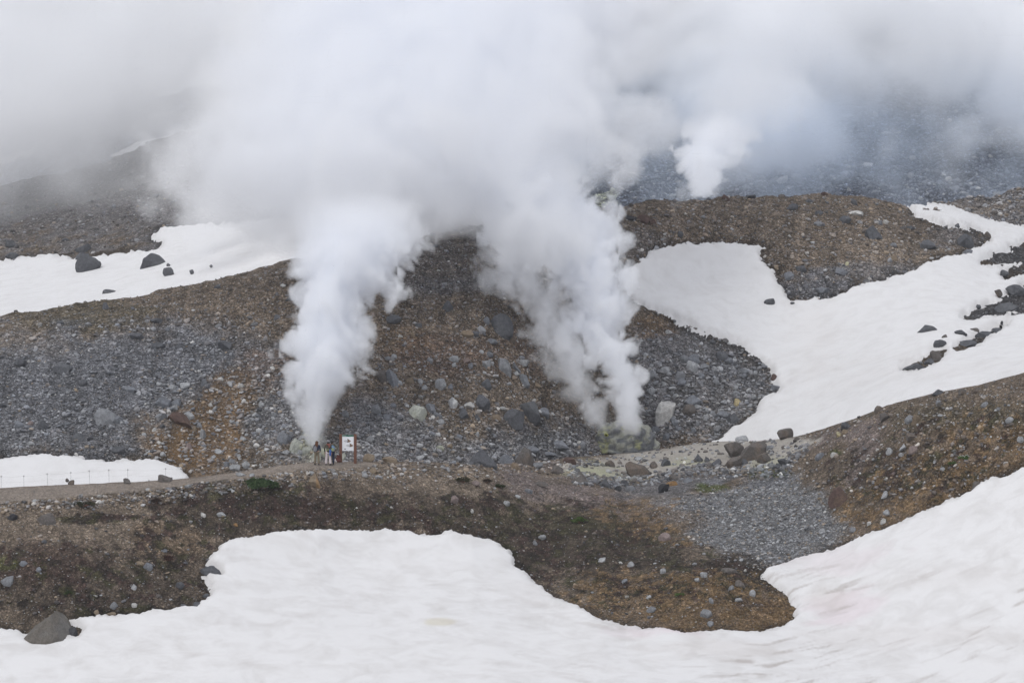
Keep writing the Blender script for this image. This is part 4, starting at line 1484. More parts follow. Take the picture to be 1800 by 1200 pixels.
def person(u, v, hpx, label, skin, top, legs, shoe, arms, rz=0.0, stance=.10, long_coat=False, flare=False):
    base = ground_at('near', u, v)
    H = hpx * base[1] / F
    r = empty('person', base, label, 'person', 'hikers by the notice board', rz)
    r.scale = (H / 1.70,) * 3
    J = [(0, 0, .93, .12), (0, 0, 1.13, .115), (0, .0, 1.33, .13), (0, 0, 1.45, .06), (0, .012, 1.50, .052), (0, .025, 1.58, .085), (0, .015, 1.66, .07)]
    E_ = [(0, 1), (1, 2), (2, 3), (3, 4), (4, 5), (5, 6)]

    def add(pos, rad, par):
        J.append((*pos, rad))
        E_.append((par, len(J) - 1))
        return len(J) - 1
    add((0, .135, 1.575), .016, 5)                                  # nose
    for s in (-1, 1):
        add((s * .088, .01, 1.58), .018, 5)                         # ears
    arm_pts, leg_pts = [], []
    for s, (el, wr) in zip((-1, 1), arms):
        sh = (s * .185, 0, 1.39)
        i = add(sh, .058, 2)
        i = add(el, .042, i)
        i = add(wr, .030, i)
        d = np.array(wr) - np.array(el)
        d /= np.linalg.norm(d)
        pm = tuple(np.array(wr) + d * .075)
        i = add(pm, .034, i)
        side = np.cross(d, (0, 1, .2))
        side /= np.linalg.norm(side) + 1e-6
        for f_ in range(4):
            o_ = (f_ - 1.5) * .019
            ln = (.068, .082, .078, .06)[f_]
            a1 = np.array(pm) + d * .045 + side * o_
            j = add(tuple(a1), .0095, i)
            j = add(tuple(a1 + d * ln * .55 + np.array((0, .012, 0))), .0085, j)
            add(tuple(a1 + d * ln * .95 + np.array((0, .034, 0))), .0075, j)
        t1 = np.array(wr) + d * .03 - side * .035
        j = add(tuple(t1), .011, i)
        add(tuple(t1 + d * .045 - side * .015), .009, j)
        arm_pts.append((sh, el, wr))
    for s in (-1, 1):
        hip, kn, an, toe = (s * .09, 0, .87), (s * (.075 + stance * .3), .015, .49), (s * (.06 + stance * .55), -.01, .085), (s * (.075 + stance * .6), .15, .03)
        i = add(hip, .092, 0)
        i = add(kn, .06, i)
        i = add(an, .042, i)
        add(toe, .036, i)
        leg_pts.append((hip, kn, an, toe))
    skin_obj('body', J, E_, skin, r)
    # top with sleeves
    low = .70 if long_coat else .90
    T = [(0, 0, low, .15 if long_coat else .145), (0, 0, 1.12, .145), (0, 0, 1.33, .16), (0, 0, 1.44, .085)]
    TE = [(0, 1), (1, 2), (2, 3)]
    for sh, el, wr in arm_pts:
        n0 = len(T)
        T += [(*sh, .078), (*el, .062), (*wr, .046)]
        TE += [(2, n0), (n0, n0 + 1), (n0 + 1, n0 + 2)]
    skin_obj('coat' if long_coat else 'jacket', T, TE, top, r)
    T = [(0, 0, .94, .14)]
    TE = []
    for hip, kn, an, toe in leg_pts:
        n0 = len(T)
        T += [(*hip, .115), (*kn, .088), (an[0], an[1], .07, .098 if flare else .07)]
        TE += [(0, n0), (n0, n0 + 1), (n0 + 1, n0 + 2)]
    skin_obj('trousers', T, TE, legs, r)
    for hip, kn, an, toe in leg_pts:
        lump('shoe', [(an[0], .045, .045, .05, .135, .05), (an[0], -.02, .07, .048, .06, .065)], shoe, r, 3, .03, 2)
    return r


def backpack(r, main, pocket, strap, x=0.0, z=1.18, s=1.0):
    b = box_mesh('backpack', (.30 * s, .19, .46 * s), (x, -.245, z), main, r, .07)
    box_mesh('pocket', (.22 * s, .07, .22 * s), (0, -.12, -.08), pocket, b, .03)
    for sx_ in (-.12, .12):
        c = skin_obj('strap', [(sx_, .08, .20, .022), (sx_ * 1.1, .22, .27, .022), (sx_ * 1.15, .40, .14, .022), (sx_, .38, -.08, .02)], [(0, 1), (1, 2), (2, 3)], strap, b, 0, 1)
    return b


m_skin = simple_mat('skin', (.48, .29, .20), .6, .06)
m_navy = simple_mat('navy_cloth', (.018, .026, .055), .9, .2, 8, .2)
m_khaki = simple_mat('khaki_cloth', (.20, .165, .115), .9, .12, 8, .2)
m_auburn = simple_mat('auburn_hair', (.105, .045, .022), .7, .3, 14, .3)
m_shoe = simple_mat('dark_shoe', (.03, .028, .028), .8, .2)
m_greyp = simple_mat('grey_nylon', (.20, .20, .215), .7, .1, 6, .2)
m_darkstrap = simple_mat('dark_strap', (.03, .03, .04), .8, .1)
m_olive = simple_mat('olive_cloth', (.105, .100, .070), .9, .15, 8, .2)
m_coat = simple_mat('dark_olive_coat', (.075, .070, .055), .9, .2, 8, .2)
m_blush = simple_mat('pale_pink_cloth', (.60, .53, .53), .9, .06, 8, .2)
m_blue = simple_mat('bright_blue_cloth', (.045, .11, .34), .8, .15, 8, .2)
m_sky = simple_mat('light_blue_nylon', (.17, .28, .42), .7, .12, 8, .2)
m_redc = simple_mat('red_scarf', (.24, .085, .07), .9, .2, 9, .2)
m_cap = simple_mat('charcoal_cap', (.06, .06, .065), .9, .15)
m_hair = simple_mat('dark_hair', (.03, .024, .02), .7, .3, 14, .3)
m_maroon = simple_mat('maroon_nylon', (.145, .050, .040), .8, .25, 7, .3)
m_lime = simple_mat('lime_trim', (.27, .30, .16), .8, .1)

r = person(557.0, 816.6, 41.2, 'person with long auburn hair, navy jacket and khaki trousers, left of the three hikers', m_skin, m_navy, m_khaki, m_shoe,
           [((-.27, -.02, 1.12), (-.20, .12, .98)), ((.25, .0, 1.12), (.20, .16, 1.00))], R(-14), .16)
lump('hair', [(0, -.015, 1.62, .115, .125, .115), (0, -.07, 1.49, .125, .085, .16), (.01, -.09, 1.38, .11, .06, .12)], m_auburn, r, 4, .16)
backpack(r, m_greyp, m_greyp, m_darkstrap, -.05, 1.17, .92)
r = person(583.6, 816.4, 42.5, 'person in olive shirt and dark trousers standing hand on hip behind the pale trousered hiker', m_skin, m_olive, m_navy, m_shoe,
           [((-.26, .02, 1.12), (-.17, .15, .95)), ((.42, -.06, 1.15), (.20, .02, .98))], R(8), .06)
lump('cap', [(0, 0, 1.66, .118, .128, .085), (0, .12, 1.635, .09, .09, .015)], m_cap, r, 2, .02)
lump('hair', [(0, -.03, 1.58, .108, .11, .09)], m_hair, r, 5, .1)
b = backpack(r, m_sky, m_lime, m_darkstrap, .02, 1.17, .95)
r = person(577.0, 817.2, 43.0, 'person in dark olive coat and flared pale pink trousers with a bright blue jacket slung', m_skin, m_coat, m_blush, m_shoe,
           [((-.26, -.02, 1.12), (-.23, .10, .90)), ((.25, -.03, 1.12), (.23, .02, .88))], R(4), .17, True, True)
lump('hat', [(0, 0, 1.665, .12, .125, .085), (0, 0, 1.63, .17, .18, .022)], m_greyp, r, 3, .03)
lump('hair', [(0, -.03, 1.575, .11, .11, .10)], m_hair, r, 5, .1)
lump('scarf', [(.02, -.06, 1.44, .15, .11, .07), (.07, -.13, 1.34, .06, .05, .12)], m_redc, r, 6, .15)
skin_obj('slung_jacket', [(.13, -.17, 1.12, .06), (.15, -.185, .95, .085), (.14, -.18, .78, .075), (.13, -.17, .64, .05)], [(0, 1), (1, 2), (2, 3)], m_blue, r, 0, 2)
skin_obj('belt', [(-.14, -.165, 1.06, .025), (.02, -.19, 1.10, .03), (.16, -.16, 1.05, .028)], [(0, 1), (1, 2)], m_lime, r, 0, 1)

# rucksack set down against the board's post
bp_ = ground_at('near', 594.5, 811.5)
ruck = empty('rucksack', bp_, 'maroon rucksack set down against the left post of the notice board', 'rucksack', None, R(12))
box_mesh('main_bag', (.36, .26, .44), (0, 0, .215), m_maroon, ruck, .09)
box_mesh('lid', (.33, .27, .12), (.01, 0, .45), m_maroon, ruck, .05, (0, R(7), 0))
box_mesh('pocket', (.26, .09, .2), (0, -.15, .16), m_maroon, ruck, .035)
for sx_ in (-.1, .1):
    skin_obj('strap', [(sx_, -.1, .46, .02), (sx_ * 1.2, -.14, .55, .02), (sx_, -.02, .58, .02), (sx_ * .9, .08, .50, .02)], [(0, 1), (1, 2), (2, 3)], m_darkstrap, ruck, 0, 1)
lump('side_bottle', [(-.21, -.03, .12, .05, .05, .12)], m_blush, ruck, 2, .03, 2)

# ------------------------------------------------------------------ rope fences along the footpath
m_iron = simple_mat('weathered_iron', (.16, .155, .15), .8, .3, 8)
m_rope = simple_mat('grey_rope', (.30, .29, .28), .95, .2, 20)


def tube(name, pts, rad, mat, parent, seg=6):
    pts = np.array(pts, float)
    V, Fc = [], []
    for i, p in enumerate(pts):
        d = pts[min(i + 1, len(pts) - 1)] - pts[max(i - 1, 0)]
        d /= np.linalg.norm(d)
        a = np.cross(d, (0, 0, 1) if abs(d[2]) < .9 else (1, 0, 0))
        a /= np.linalg.norm(a)
        b = np.cross(d, a)
        for s in range(seg):
            t = 2 * np.pi * s / seg
            V.append(p + rad * (a * math.cos(t) + b * math.sin(t)))
    for i in range(len(pts) - 1):
        for s in range(seg):
            Fc.append((i * seg + s, i * seg + (s + 1) % seg, (i + 1) * seg + (s + 1) % seg, (i + 1) * seg + s))
    return np_mesh(name, np.array(V), np.array(Fc), mat, None, True, parent)


def fence(label, posts, seed):
    rng = np.random.default_rng(seed)
    P = [ground_at('near', u, v) for u, v, h, l in posts]
    root = empty('rope_fence', P[0], label, 'fence', 'rope fences along the footpath')
    tops = []
    for p, (u, v, h, lean) in zip(P, posts):
        p = p - P[0]
        hh = h * (p[1] + P[0][1]) / F
        t = p + np.array([lean * hh, rng.uniform(-.05, .05), hh])
        c = tube('post', [p - np.array([0, 0, .15]), p * .5 + t * .5, t], .0075, m_iron, root)
        lp = np.array([[math.cos(x) * .045, 0, math.sin(x) * .045] for x in np.linspace(0, 6.283, 9)]) + t
        tube('eyelet', lp, .012, m_iron, c, 4)
        tops.append(t)
    for a, b in zip(tops[:-1], tops[1:]):
        L_ = np.linalg.norm(b - a)
        for hz, sag in ((0, .035), (-.38, .03)):
            tube('rope', [a + (b - a) * t + np.array([0, 0, hz - sag * L_ * 4 * t * (1 - t)]) for t in np.linspace(0, 1, 9)], .0028, m_rope, root, 4)


fence('rope fence on thin iron posts along the back edge of the footpath', [(-40, 859, 20, .02), (2, 857, 19, 0), (42, 855.5, 18, .0), (84, 853.5, 20, -.06), (125, 851.5, 21, -.03), (158, 850.5, 23, -.05),
      (192, 849.5, 23, -.04), (225, 848, 22, -.02), (291, 844, 20, 0), (340, 840.5, 18, .02), (410, 831, 17, .0), (470, 822, 17, .02), (517, 816, 16, 0)], 1)
fence('rope fence on thin leaning posts along the front edge of the footpath', [(-30, 890, 17, .05), (60, 882, 16, 0), (171, 868, 17, .05), (217, 866, 18, .22), (261, 861, 16, .05), (302, 856, 16, .0), (380, 847, 15, .03),
      (496, 831, 19, 0), (534, 826, 20, 0), (569, 824, 18, .04), (619, 824, 21, 0), (634, 821, 12, -.05)], 2)

# ------------------------------------------------------------------ plants
def leaf_mat(name):
    m, N, L, b = new_mat(name)
    b.inputs['Roughness'].default_value = .8
    b.inputs['Specular IOR Level'].default_value = .15
    at = N.new('ShaderNodeAttribute')
    at.attribute_name = 'col'
    L.new(at.outputs['Color'], b.inputs['Base Color'])
    return m


M_LEAF = leaf_mat('leaves')


def blades(cen, nrm_len, wid, rgb, rng, up=.6):
    """one thin leaf triangle at each point"""
    n = len(cen)
    d = rng.normal(size=(n, 3))
    d[:, 2] = np.abs(d[:, 2]) * up + .15
    d /= np.linalg.norm(d, axis=1)[:, None]
    s = np.cross(d, rng.normal(size=(n, 3)))
    s /= np.linalg.norm(s, axis=1)[:, None]
    L_ = nrm_len * rng.uniform(.6, 1.3, n)[:, None]
    W_ = wid * rng.uniform(.6, 1.3, n)[:, None]
    V = np.stack([cen - s * W_, cen + s * W_, cen + d * L_], 1).reshape(-1, 3)
    return V, np.arange(n * 3).reshape(-1, 3), np.repeat(rgb, 3, 0)


def bush(name, u, v, wpx, hpx, label, cat, cols, seed, nleaf=2600, leaf=.13, group=None, flowers=False):
    rng = np.random.default_rng(seed)
    b = ground_at('near', u, v)
    k = b[1] / F
    root = empty(name, b, label, cat, group)
    cl = []
    for i in range(16):
        a, q = rng.uniform(0, 6.283), math.sqrt(rng.random())
        cl.append((math.cos(a) * q * wpx * k * .42, math.sin(a) * q * wpx * k * .36, hpx * k * (.62 - .35 * q * q + rng.uniform(-.1, .12)), rng.uniform(.16, .3) * hpx * k * 1.3))
    cl = np.array(cl)
    for i in range(6):
        x, y, z, r_ = cl[i]
        tube('branch', [(0, 0, -.05), (x * .4, y * .4, z * .35), (x * .8, y * .8, z * .8), (x, y, z)], .018, m_post, root, 5)
    w = rng.integers(0, len(cl), nleaf)
    g = rng.normal(size=(nleaf, 3))
    g /= np.linalg.norm(g, axis=1)[:, None]
    g *= (rng.random(nleaf) ** .4)[:, None]
    cen = cl[w, :3] + g * cl[w, 3][:, None] * np.array([1.5, 1.3, .8])
    cen[:, 2] = np.maximum(cen[:, 2], .02)
    rgb = np.array(cols)[rng.integers(0, len(cols), nleaf)] * rng.uniform(.7, 1.3, nleaf)[:, None] * (.75 + .5 * rng.random(len(cl))[w])[:, None]
    V, Fc, K = blades(cen, leaf, leaf * .22, rgb, rng, 1.0)
    np_mesh('foliage', V, Fc, M_LEAF, K, False, root)
    if flowers:
        fp = cl[:9, :3] + np.array([0, -.05, .1])
        V, Fc, K = blades(np.repeat(fp, 8, 0), .05, .03, np.full((72, 3), .75), rng, .3)
        np_mesh('flowers', V, Fc, M_LEAF, K, False, root)


GR = [(.044, .078, .030), (.060, .098, .038), (.034, .058, .026), (.080, .115, .05)]
bush('dwarf_pine', 458, 859, 56, 21, 'low spreading green dwarf pine just below the footpath', 'shrub', GR, 5, 5200, .16)
PL_G = 'small green plants on the near slope'
bush('alpine_plant', 1694, 806, 22, 9, 'small green plant with white flowers on the right brown slope', 'plant', [(.06, .11, .03), (.09, .15, .05)], 6, 500, .10, PL_G, True)
bush('alpine_plant', 1018, 921, 26, 13, 'bright green leafy plant in the middle of the dark heath', 'plant', [(.05, .09, .025), (.10, .14, .04)], 7, 700, .11, PL_G)
bush('alpine_plant', 1195, 1050, 20, 9, 'green tuft in the straw-coloured grass left of the nose', 'plant', [(.06, .10, .03), (.10, .14, .04)], 8, 400, .10, PL_G)
bush('alpine_plant', 1674, 815, 16, 8, 'green tuft just left of the white flowered plant', 'plant', [(.05, .09, .025), (.08, .12, .04)], 9, 300, .10, PL_G)
bush('dark_shrub', 815, 849, 28, 12, 'dark brown low shrub left of the pinkish stone on the near slope', 'shrub', [(.035, .036, .018), (.05, .045, .022)], 10, 900, .10, 'dark shrubs on the near slope')
bush('dark_shrub', 855, 849, 20, 8, 'dark reddish low shrub right of the pinkish stone on the near slope', 'shrub', [(.05, .030, .022), (.04, .03, .02)], 11, 600, .10, 'dark shrubs on the near slope')
bush('dark_shrub', 878, 857, 18, 8, 'dark green low shrub at the top of the heath slope', 'shrub', [(.028, .038, .016), (.04, .05, .02)], 12, 600, .10, 'dark shrubs on the near slope')
bush('dark_shrub', 146, 892, 48, 9, 'long dark green mat of shrub below the footpath on the left', 'shrub', [(.035, .038, .020), (.05, .05, .025)], 13, 1300, .09, 'dark shrubs on the near slope')
bush('dark_shrub', 275, 886, 22, 9, 'dark reddish rounded shrub below the footpath on the left', 'shrub', [(.05, .030, .025), (.038, .028, .022)], 14, 700, .09, 'dark shrubs on the near slope')
bush('dark_shrub', 298, 984, 24, 12, 'reddish brown shrub left of the front snow', 'shrub', [(.07, .034, .028), (.05, .03, .022)], 15, 700, .09, 'dark shrubs on the near slope')
bush('dark_shrub', 120, 1044, 14, 8, 'small dark green shrub above the big snow-edge boulder', 'shrub', [(.03, .045, .018), (.045, .06, .02)], 16, 400, .09, 'dark shrubs on the near slope')


def cover(name, n, region, zones, cols, seed, per, spread, leaf, thr):
    """creeping plants that carpet the near slope"""
    rng = np.random.default_rng(seed)
    u = rng.uniform(region[0], region[1], n)
    v = rng.uniform(region[2], region[3], n)
    w = np.zeros(n)
    for cu, cv, ru, rv, s in zones:
        w = np.maximum(w, s * sstep(1.2, .5, np.hypot((u - cu) / ru, (v - cv) / rv)))
    P0 = pt(u, v, near_Y(u, v))
    patch = fbm(P0 / 1.7, 3, .6, seed)
    ok = (v > NC(u) + 8) & (poly_sd(SNOW_FRONT, u, v) < -1) & (poly_sd(PATH, u, v) < -6) & (poly_sd(FLAT, u, v) < -2) & (poly_sd(CHUTE, u, v) < 6) & (w + patch * .6 > thr + .3 * rng.random(n))
    P = surf('near', u[ok], v[ok])
    n = len(P)
    cen = np.repeat(P, per, 0) + rng.normal(size=(n * per, 3)) * np.array([spread, spread, spread * .36])
    cl = np.array(cols)[rng.integers(0, len(cols), n)] * rng.uniform(.7, 1.3, n)[:, None]
    rgb = np.repeat(cl, per, 0) * rng.uniform(.75, 1.25, n * per)[:, None]
    V, Fc, K = blades(cen, leaf, leaf * .3, rgb, rng, .5)
    return tag(np_mesh(name, V, Fc, M_LEAF, K, False), kind='stuff')


cover('heath', 11000, (-20, 1820, 720, 1115), HZ, [(.040, .030, .022), (.050, .030, .024), (.034, .036, .018), (.055, .050, .026), (.030, .026, .020)], 21, 14, .15, .085, .55)
cover('dry_grass', 8000, (960, 1820, 700, 1115), SZ, [(.19, .125, .065), (.23, .16, .085), (.14, .09, .05), (.16, .13, .075)], 22, 12, .12, .11, .58)

# ------------------------------------------------------------------ steam and cloud: real volumes, densest in their cores
m_steam = bpy.data.materials.new('steam')
m_steam.use_nodes = True
_nt = m_steam.node_tree
_nt.nodes.remove(_nt.nodes['Principled BSDF'])
_pv = _nt.nodes.new('ShaderNodeVolumePrincipled')
_pv.inputs['Color'].default_value = (.976, .982, .994, 1)
_pv.inputs['Density'].default_value = 1.0
_nt.links.new(_pv.outputs[0], _nt.nodes['Material Output'].inputs['Volume'])


m_cloud = m_steam.copy()
m_cloud.name = 'cloud'
m_cloud.node_tree.nodes['Principled Volume'].inputs['Color'].default_value = (.994, .996, 1, 1)
m_mist = m_steam.copy()
m_mist.name = 'blue_mist'
m_mist.node_tree.nodes['Principled Volume'].inputs['Color'].default_value = (.80, .885, 1, 1)


def volume_obj(name, dens, lo, hi, mat):
    nx, ny, nz = dens.shape
    me = bpy.data.meshes.new(name)
    me.vertices.add(dens.size)
    at = me.attributes.new('d', 'FLOAT', 'POINT')
    at.data.foreach_set('value', np.ascontiguousarray(dens, np.float32).ravel())
    cells = bpy.data.objects.new(name + '_density', me)      # holds the numbers only; never part of the scene
    vd = bpy.data.volumes.new(name)
    ob = bpy.data.objects.new(name, vd)
    COL.objects.link(ob)
    ng = bpy.data.node_groups.new(name, 'GeometryNodeTree')
    ng.interface.new_socket('Geometry', in_out='INPUT', socket_type='NodeSocketGeometry')
    ng.interface.new_socket('Geometry', in_out='OUTPUT', socket_type='NodeSocketGeometry')
    N, L = ng.nodes, ng.links
    gi, go = N.new('GeometryNodeObjectInfo'), N.new('NodeGroupOutput')
    gi.inputs['Object'].default_value = cells
    vc = N.new('GeometryNodeVolumeCube')
    vc.inputs['Min'].default_value = lo
    vc.inputs['Max'].default_value = hi
    vc.inputs['Resolution X'].default_value = nx
    vc.inputs['Resolution Y'].default_value = ny
    vc.inputs['Resolution Z'].default_value = nz
    pos, sep = N.new('GeometryNodeInputPosition'), N.new('ShaderNodeSeparateXYZ')
    L.new(pos.outputs[0], sep.inputs[0])
    idx = None
    for ax, (a, b, n) in enumerate(zip(lo, hi, (nx, ny, nz))):
        m = N.new('ShaderNodeMapRange')
        L.new(sep.outputs[ax], m.inputs[0])
        for i, x in enumerate((a, b, 0, n - 1)):
            m.inputs[1 + i].default_value = x
        r_ = N.new('ShaderNodeMath')
        r_.operation = 'ROUND'
        L.new(m.outputs[0], r_.inputs[0])
        fi = N.new('FunctionNodeFloatToInt')
        L.new(r_.outputs[0], fi.inputs[0])
        if idx is None:
            idx = fi.outputs[0]
        else:
            ma = N.new('FunctionNodeIntegerMath')
            ma.operation = 'MULTIPLY_ADD'
            L.new(idx, ma.inputs[0])
            ma.inputs[1].default_value = n
            L.new(fi.outputs[0], ma.inputs[2])
            idx = ma.outputs[0]
    na = N.new('GeometryNodeInputNamedAttribute')
    na.data_type = 'FLOAT'
    na.inputs[0].default_value = 'd'
    si = N.new('GeometryNodeSampleIndex')
    si.data_type = 'FLOAT'
    si.domain = 'POINT'
    L.new(gi.outputs['Geometry'], si.inputs['Geometry'])
    L.new(na.outputs[0], si.inputs['Value'])
    L.new(idx, si.inputs['Index'])
    L.new(si.outputs[0], vc.inputs['Density'])
    sm = N.new('GeometryNodeSetMaterial')
    sm.inputs['Material'].default_value = mat
    L.new(vc.outputs[0], sm.inputs[0])
    L.new(sm.outputs[0], go.inputs[0])
    md = ob.modifiers.new('volume', 'NODES')
    md.node_group = ng
    vd.materials.append(mat)
    return ob


def steam(name, P, Y0, lean, k, hm, dens, soft, amp, scale, voxel, seed=1, vb=None, hole=0.0, hscale=2.0, smin=.3, fade=None, kind=None, mat=None, bias=0.0):
    """steam whose bulk is as thick as it is wide (times k, at most 2*hm deep), drifting back by `lean` metres per 100 rows it rises"""
    A = np.array(P, float)
    vb = A[:, 1].max() if vb is None else vb
    ya = Y0 + lean * (vb - A[:, 1].max()) / 100 - k * hm - 1.2 * amp
    yb = Y0 + lean * (vb - A[:, 1].min()) / 100 + k * hm + 1.2 * amp
    ya, yb = min(ya, yb), max(ya, yb)
    pad = amp * 1.2
    xs = [(c - 900) / F * y for c in (A[:, 0].min(), A[:, 0].max()) for y in (ya, yb)]
    zs = [-(c - VH) / F * y for c in (A[:, 1].min(), A[:, 1].max()) for y in (ya, yb)]
    lo = np.array([min(xs) - pad, ya, min(zs) - pad * .4])
    hi = np.array([max(xs) + pad, yb, max(zs) + pad])
    n = np.maximum(((hi - lo) / voxel).astype(int) + 1, 4)
    g = [np.linspace(a, b, m) for a, b, m in zip(lo, hi, n)]
    X, Y, Z = np.meshgrid(*g, indexing='ij')
    u = 900 + X * F / Y
    v = VH - Z * F / Y
    sd = poly_sd(P, u, v) * (Y / F)
    yc = Y0 + lean * (vb - v) / 100
    d = np.minimum(sd, hm) - np.abs(Y - yc) / k + bias
    p = np.stack([X, Y, Z], -1)
    p[..., 2] -= .25 * (np.abs(p[..., 0]) % 3)
    warp = np.stack([fbm(p / (scale * 1.3) + 11, 2, .5, seed), fbm(p / (scale * 1.3) + 47, 2, .5, seed + 1), fbm(p / (scale * 1.3) + 83, 2, .5, seed + 2)], -1)
    nz = fbm((p + warp * scale * .35) / scale + seed * 7.7, 5, .58, seed, True)
    young = np.clip(smin + (vb - v) / 160.0, smin, 1)
    dd = d + amp * nz * young
    rho = sstep(0, soft, dd)
    if hole:
        hn = fbm((p + warp * hscale * .4) / hscale + seed * 3.1 + 20, 4, .55, seed + 1)
        rho = rho * (1 - hole * sstep(.12, -.45, hn))
    if fade is not None:
        rho = rho * fade(u, v)
    rho[v > VH + 900] = 0
    for ax in range(3):                           # nothing touches the sides of its grid
        s_ = [slice(None)] * 3
        for e in (0, -1):
            s_[ax] = e
            rho[tuple(s_)] = 0
    o = volume_obj(name, rho * dens, tuple(float(x) for x in lo), tuple(float(x) for x in hi), mat or m_steam)
    if kind:
        o['kind'] = kind
    return o


LEFT_PLUME = [(541, 795), (534, 775), (526, 755), (523, 735), (521, 710), (511, 685), (512, 660), (508, 635), (497, 615), (497, 603), (510, 588), (522, 570), (526, 550), (520, 535), (516, 510), (518, 490), (524, 470), (521, 450),
              (524, 425), (520, 395), (500, 350), (560, 300), (700, 300), (760, 350), (748, 385), (738, 410), (741, 440), (733, 460), (712, 475), (700, 486), (708, 505), (704, 518), (690, 528), (676, 535), (665, 525),
              (652, 530), (646, 550), (648, 570), (656, 590), (660, 605), (652, 628), (640, 645), (628, 665), (612, 690), (596, 705), (588, 725), (580, 745), (574, 765), (570, 785), (562, 797)]
o = steam('steam_plume', LEFT_PLUME, 221, 2.0, 1.0, 4.2, 1.5, .55, .75, 2.0, .12, 1, 795, smin=.2, fade=lambda u, v: .06 + .94 * sstep(330, 480, v), bias=.1)
tag(o, 'dense white steam plume rising behind the two hikers and the notice board', 'steam plume', 'steam plumes')
RIGHT_STRAND = [(1100, 752), (1092, 742), (1090, 720), (1084, 700), (1076, 680), (1070, 660), (1058, 645), (1040, 630), (1020, 590), (1000, 540), (960, 480), (880, 430), (850, 420), (845, 380), (820, 330), (900, 280), (1000, 290), (1030, 330), (1050, 352),
                (1072, 378), (1088, 402), (1095, 425), (1092, 450), (1088, 470), (1098, 490), (1104, 515), (1110, 540), (1104, 560), (1086, 580), (1108, 595), (1113, 612), (1110, 630), (1126, 642), (1128, 658), (1120, 672), (1127, 690), (1124, 720), (1121, 740), (1118, 755)]
o = steam('steam_plume', RIGHT_STRAND, 238, 2.6, 1.0, 3.6, 1.45, .55, .8, 2.0, .125, 2, 752, hole=.05, hscale=2.2, smin=.4, fade=lambda u, v: .1 + .9 * sstep(250, 390, v), bias=.36)
tag(o, 'tall billowing steam plume rising from the right side of the sulphur mound', 'steam plume', 'steam plumes')
LEFT_STRAND = [(1046, 762), (1030, 745), (1012, 722), (990, 690), (972, 665), (960, 640), (946, 612), (944, 585), (925, 556), (900, 535), (876, 515), (860, 490), (850, 460), (848, 420), (900, 400), (960, 470), (1010, 540), (1040, 590), (1052, 630), (1046, 660), (1052, 690), (1060, 715), (1072, 740), (1084, 752), (1070, 764)]
o = steam('steam_plume', LEFT_STRAND, 238.5, 2.4, .8, 2.8, .90, .9, .9, 1.8, .15, 3, 762, hole=.45, hscale=1.8, smin=.25, bias=.28)
tag(o, 'thin ragged steam plume drifting up left from the sulphur mound', 'steam plume', 'steam plumes')
BACK_PLUME = [(1214, 352), (1214, 338), (1206, 322), (1192, 306), (1187, 286), (1190, 262), (1200, 250), (1196, 238), (1206, 215), (1214, 180), (1224, 130), (1246, 80), (1320, 30), (1400, 30), (1445, 90), (1430, 150), (1390, 210), (1330, 255), (1290, 285), (1276, 300), (1273, 322), (1262, 338), (1262, 352)]
o = steam('steam_plume', BACK_PLUME, 318, 7.0, 1.0, 4.5, 1.1, .5, .9, 2.4, .18, 4, 352, smin=.3, fade=lambda u, v: .10 + .9 * sstep(190, 262, v - .35 * np.maximum(u - 1262, 0)))
tag(o, 'small bright cauliflower-shaped steam plume behind the hill crest', 'steam plume', 'steam plumes')
WISP = [(1076, 360), (1064, 340), (1060, 310), (1066, 285), (1090, 280), (1106, 300), (1098, 330), (1092, 350), (1086, 362)]
o = steam('steam_plume', WISP, 322, 4.0, .8, 2.0, .34, 1.0, 1.0, 1.8, .25, 5, 360, hole=.5)
tag(o, 'faint small wisp of steam behind the hill crest left of the back plume', 'steam plume', 'steam plumes')

CLOUD_MID = [(505, 470), (440, 420), (380, 350), (360, 260), (390, 160), (410, 60), (420, -250), (1240, -250), (1190, 20), (1150, 60), (1125, 110), (1090, 155), (1138, 180), (1142, 205), (1116, 235), (1124, 262), (1115, 295), (1060, 292), (1024, 300), (1014, 330), (1040, 380), (1030, 430), (960, 470), (880, 460), (842, 420), (790, 402), (748, 414), (700, 448), (640, 468), (560, 475)]
o = steam('steam_cloud', CLOUD_MID, 239, 5.0, 1.2, 9.0, .26, 1.8, 2.4, 6.0, .38, 6, 430, smin=.5, kind='stuff', bias=.8)
CLOUD_VEIL = [(330, 470), (270, 400), (280, 300), (310, 220), (330, 120), (340, -250), (1000, -250), (980, 200), (900, 460), (840, 480), (740, 480), (600, 490), (520, 490), (420, 460)]
o = steam('steam_cloud', CLOUD_VEIL, 288, 6.0, 1.0, 10.0, .17, 6.5, 4.5, 9.0, .8, 7, 430, smin=.6, hole=.35, hscale=9, kind='stuff', mat=m_cloud, bias=.3)
CLOUD_LEFT = [(-500, 350), (0, 322), (120, 285), (230, 250), (330, 215), (430, 205), (560, 240), (700, 230), (800, -300), (-500, -300)]
o = steam('cloud', CLOUD_LEFT, 425, 8, 1.3, 18, .075, 12, 8, 22, 1.7, 8, 330, smin=.8, kind='stuff', mat=m_cloud)
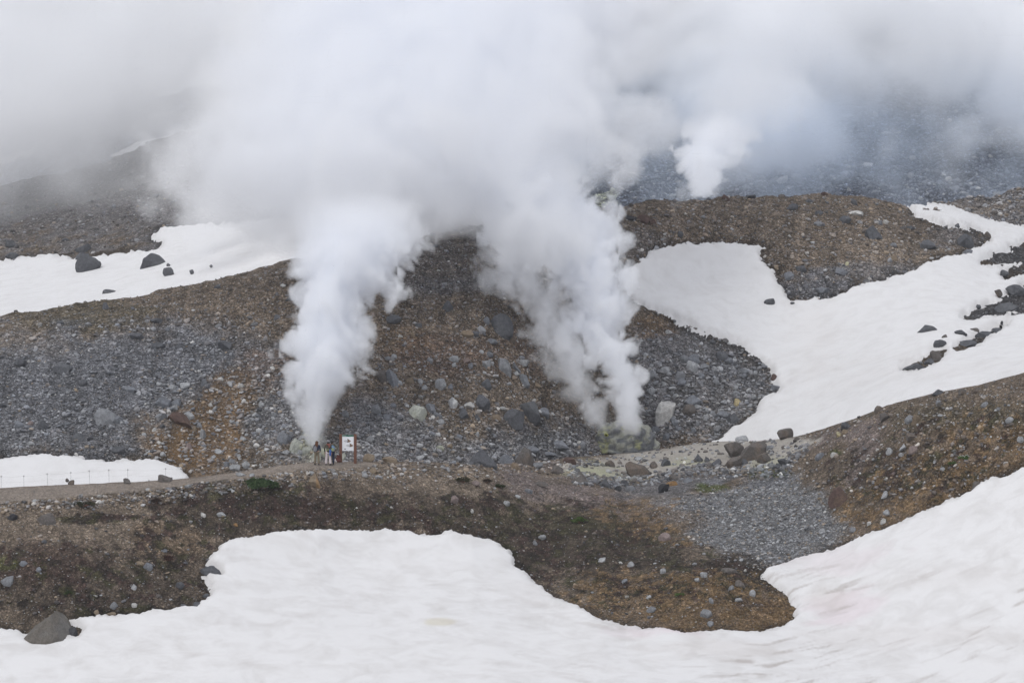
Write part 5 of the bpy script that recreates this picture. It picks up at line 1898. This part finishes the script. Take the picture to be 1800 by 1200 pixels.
MIST_LEFT = [(-400, 452), (0, 446), (160, 436), (330, 432), (470, 440), (640, 440), (700, 100), (600, -250), (-400, -250)]
o = steam('mist', MIST_LEFT, 356, 7, 1.0, 18, .125, 19, 6, 16, 1.7, 9, 430, smin=.8, hole=.3, hscale=14, kind='stuff', mat=m_cloud)
CLOUD_RIGHT = [(1000, 270), (1090, 150), (1150, 130), (1205, 190), (1260, 300), (1330, 290), (1380, 240), (1430, 190), (1470, 150), (1500, 130), (1560, 165), (1640, 210), (1720, 195), (1800, 205), (1900, 215), (2300, 215), (2300, -300), (1000, -300)]
o = steam('cloud', CLOUD_RIGHT, 352, 12, 1.2, 13, .26, 7, 4.5, 13, 1.1, 10, 300, smin=.8, kind='stuff', bias=5.0, mat=m_cloud)
MIST_RIGHT = [(880, 420), (1100, 400), (1300, 390), (1500, 390), (1650, 380), (1720, 370), (1850, 360), (2300, 350), (2300, -300), (900, -300)]
o = steam('mist', MIST_RIGHT, 340, 10, .8, 12, .058, 7, 6, 12, 1.2, 11, 400, smin=.8, hole=.5, hscale=11, kind='stuff', mat=m_mist, fade=lambda u, v: .08 + .92 * sstep(60, 240, v))

# ------------------------------------------------------------------ thin mountain air
bm = bmesh.new()
bmesh.ops.create_cube(bm, size=1)
bmesh.ops.scale(bm, vec=(900, 760, 170), verts=bm.verts)
bmesh.ops.translate(bm, vec=(0, 310, 30), verts=bm.verts)
me = bpy.data.meshes.new('haze')
bm.to_mesh(me)
bm.free()
m_haze = bpy.data.materials.new('haze')
m_haze.use_nodes = True
_nt = m_haze.node_tree
_nt.nodes.remove(_nt.nodes['Principled BSDF'])
_pv = _nt.nodes.new('ShaderNodeVolumePrincipled')
_pv.inputs['Color'].default_value = (.93, .96, 1, 1)
_pv.inputs['Density'].default_value = .0001
_nt.links.new(_pv.outputs[0], _nt.nodes['Material Output'].inputs['Volume'])
me.materials.append(m_haze)
hz = bpy.data.objects.new('haze', me)
COL.objects.link(hz)
tag(hz, kind='stuff')
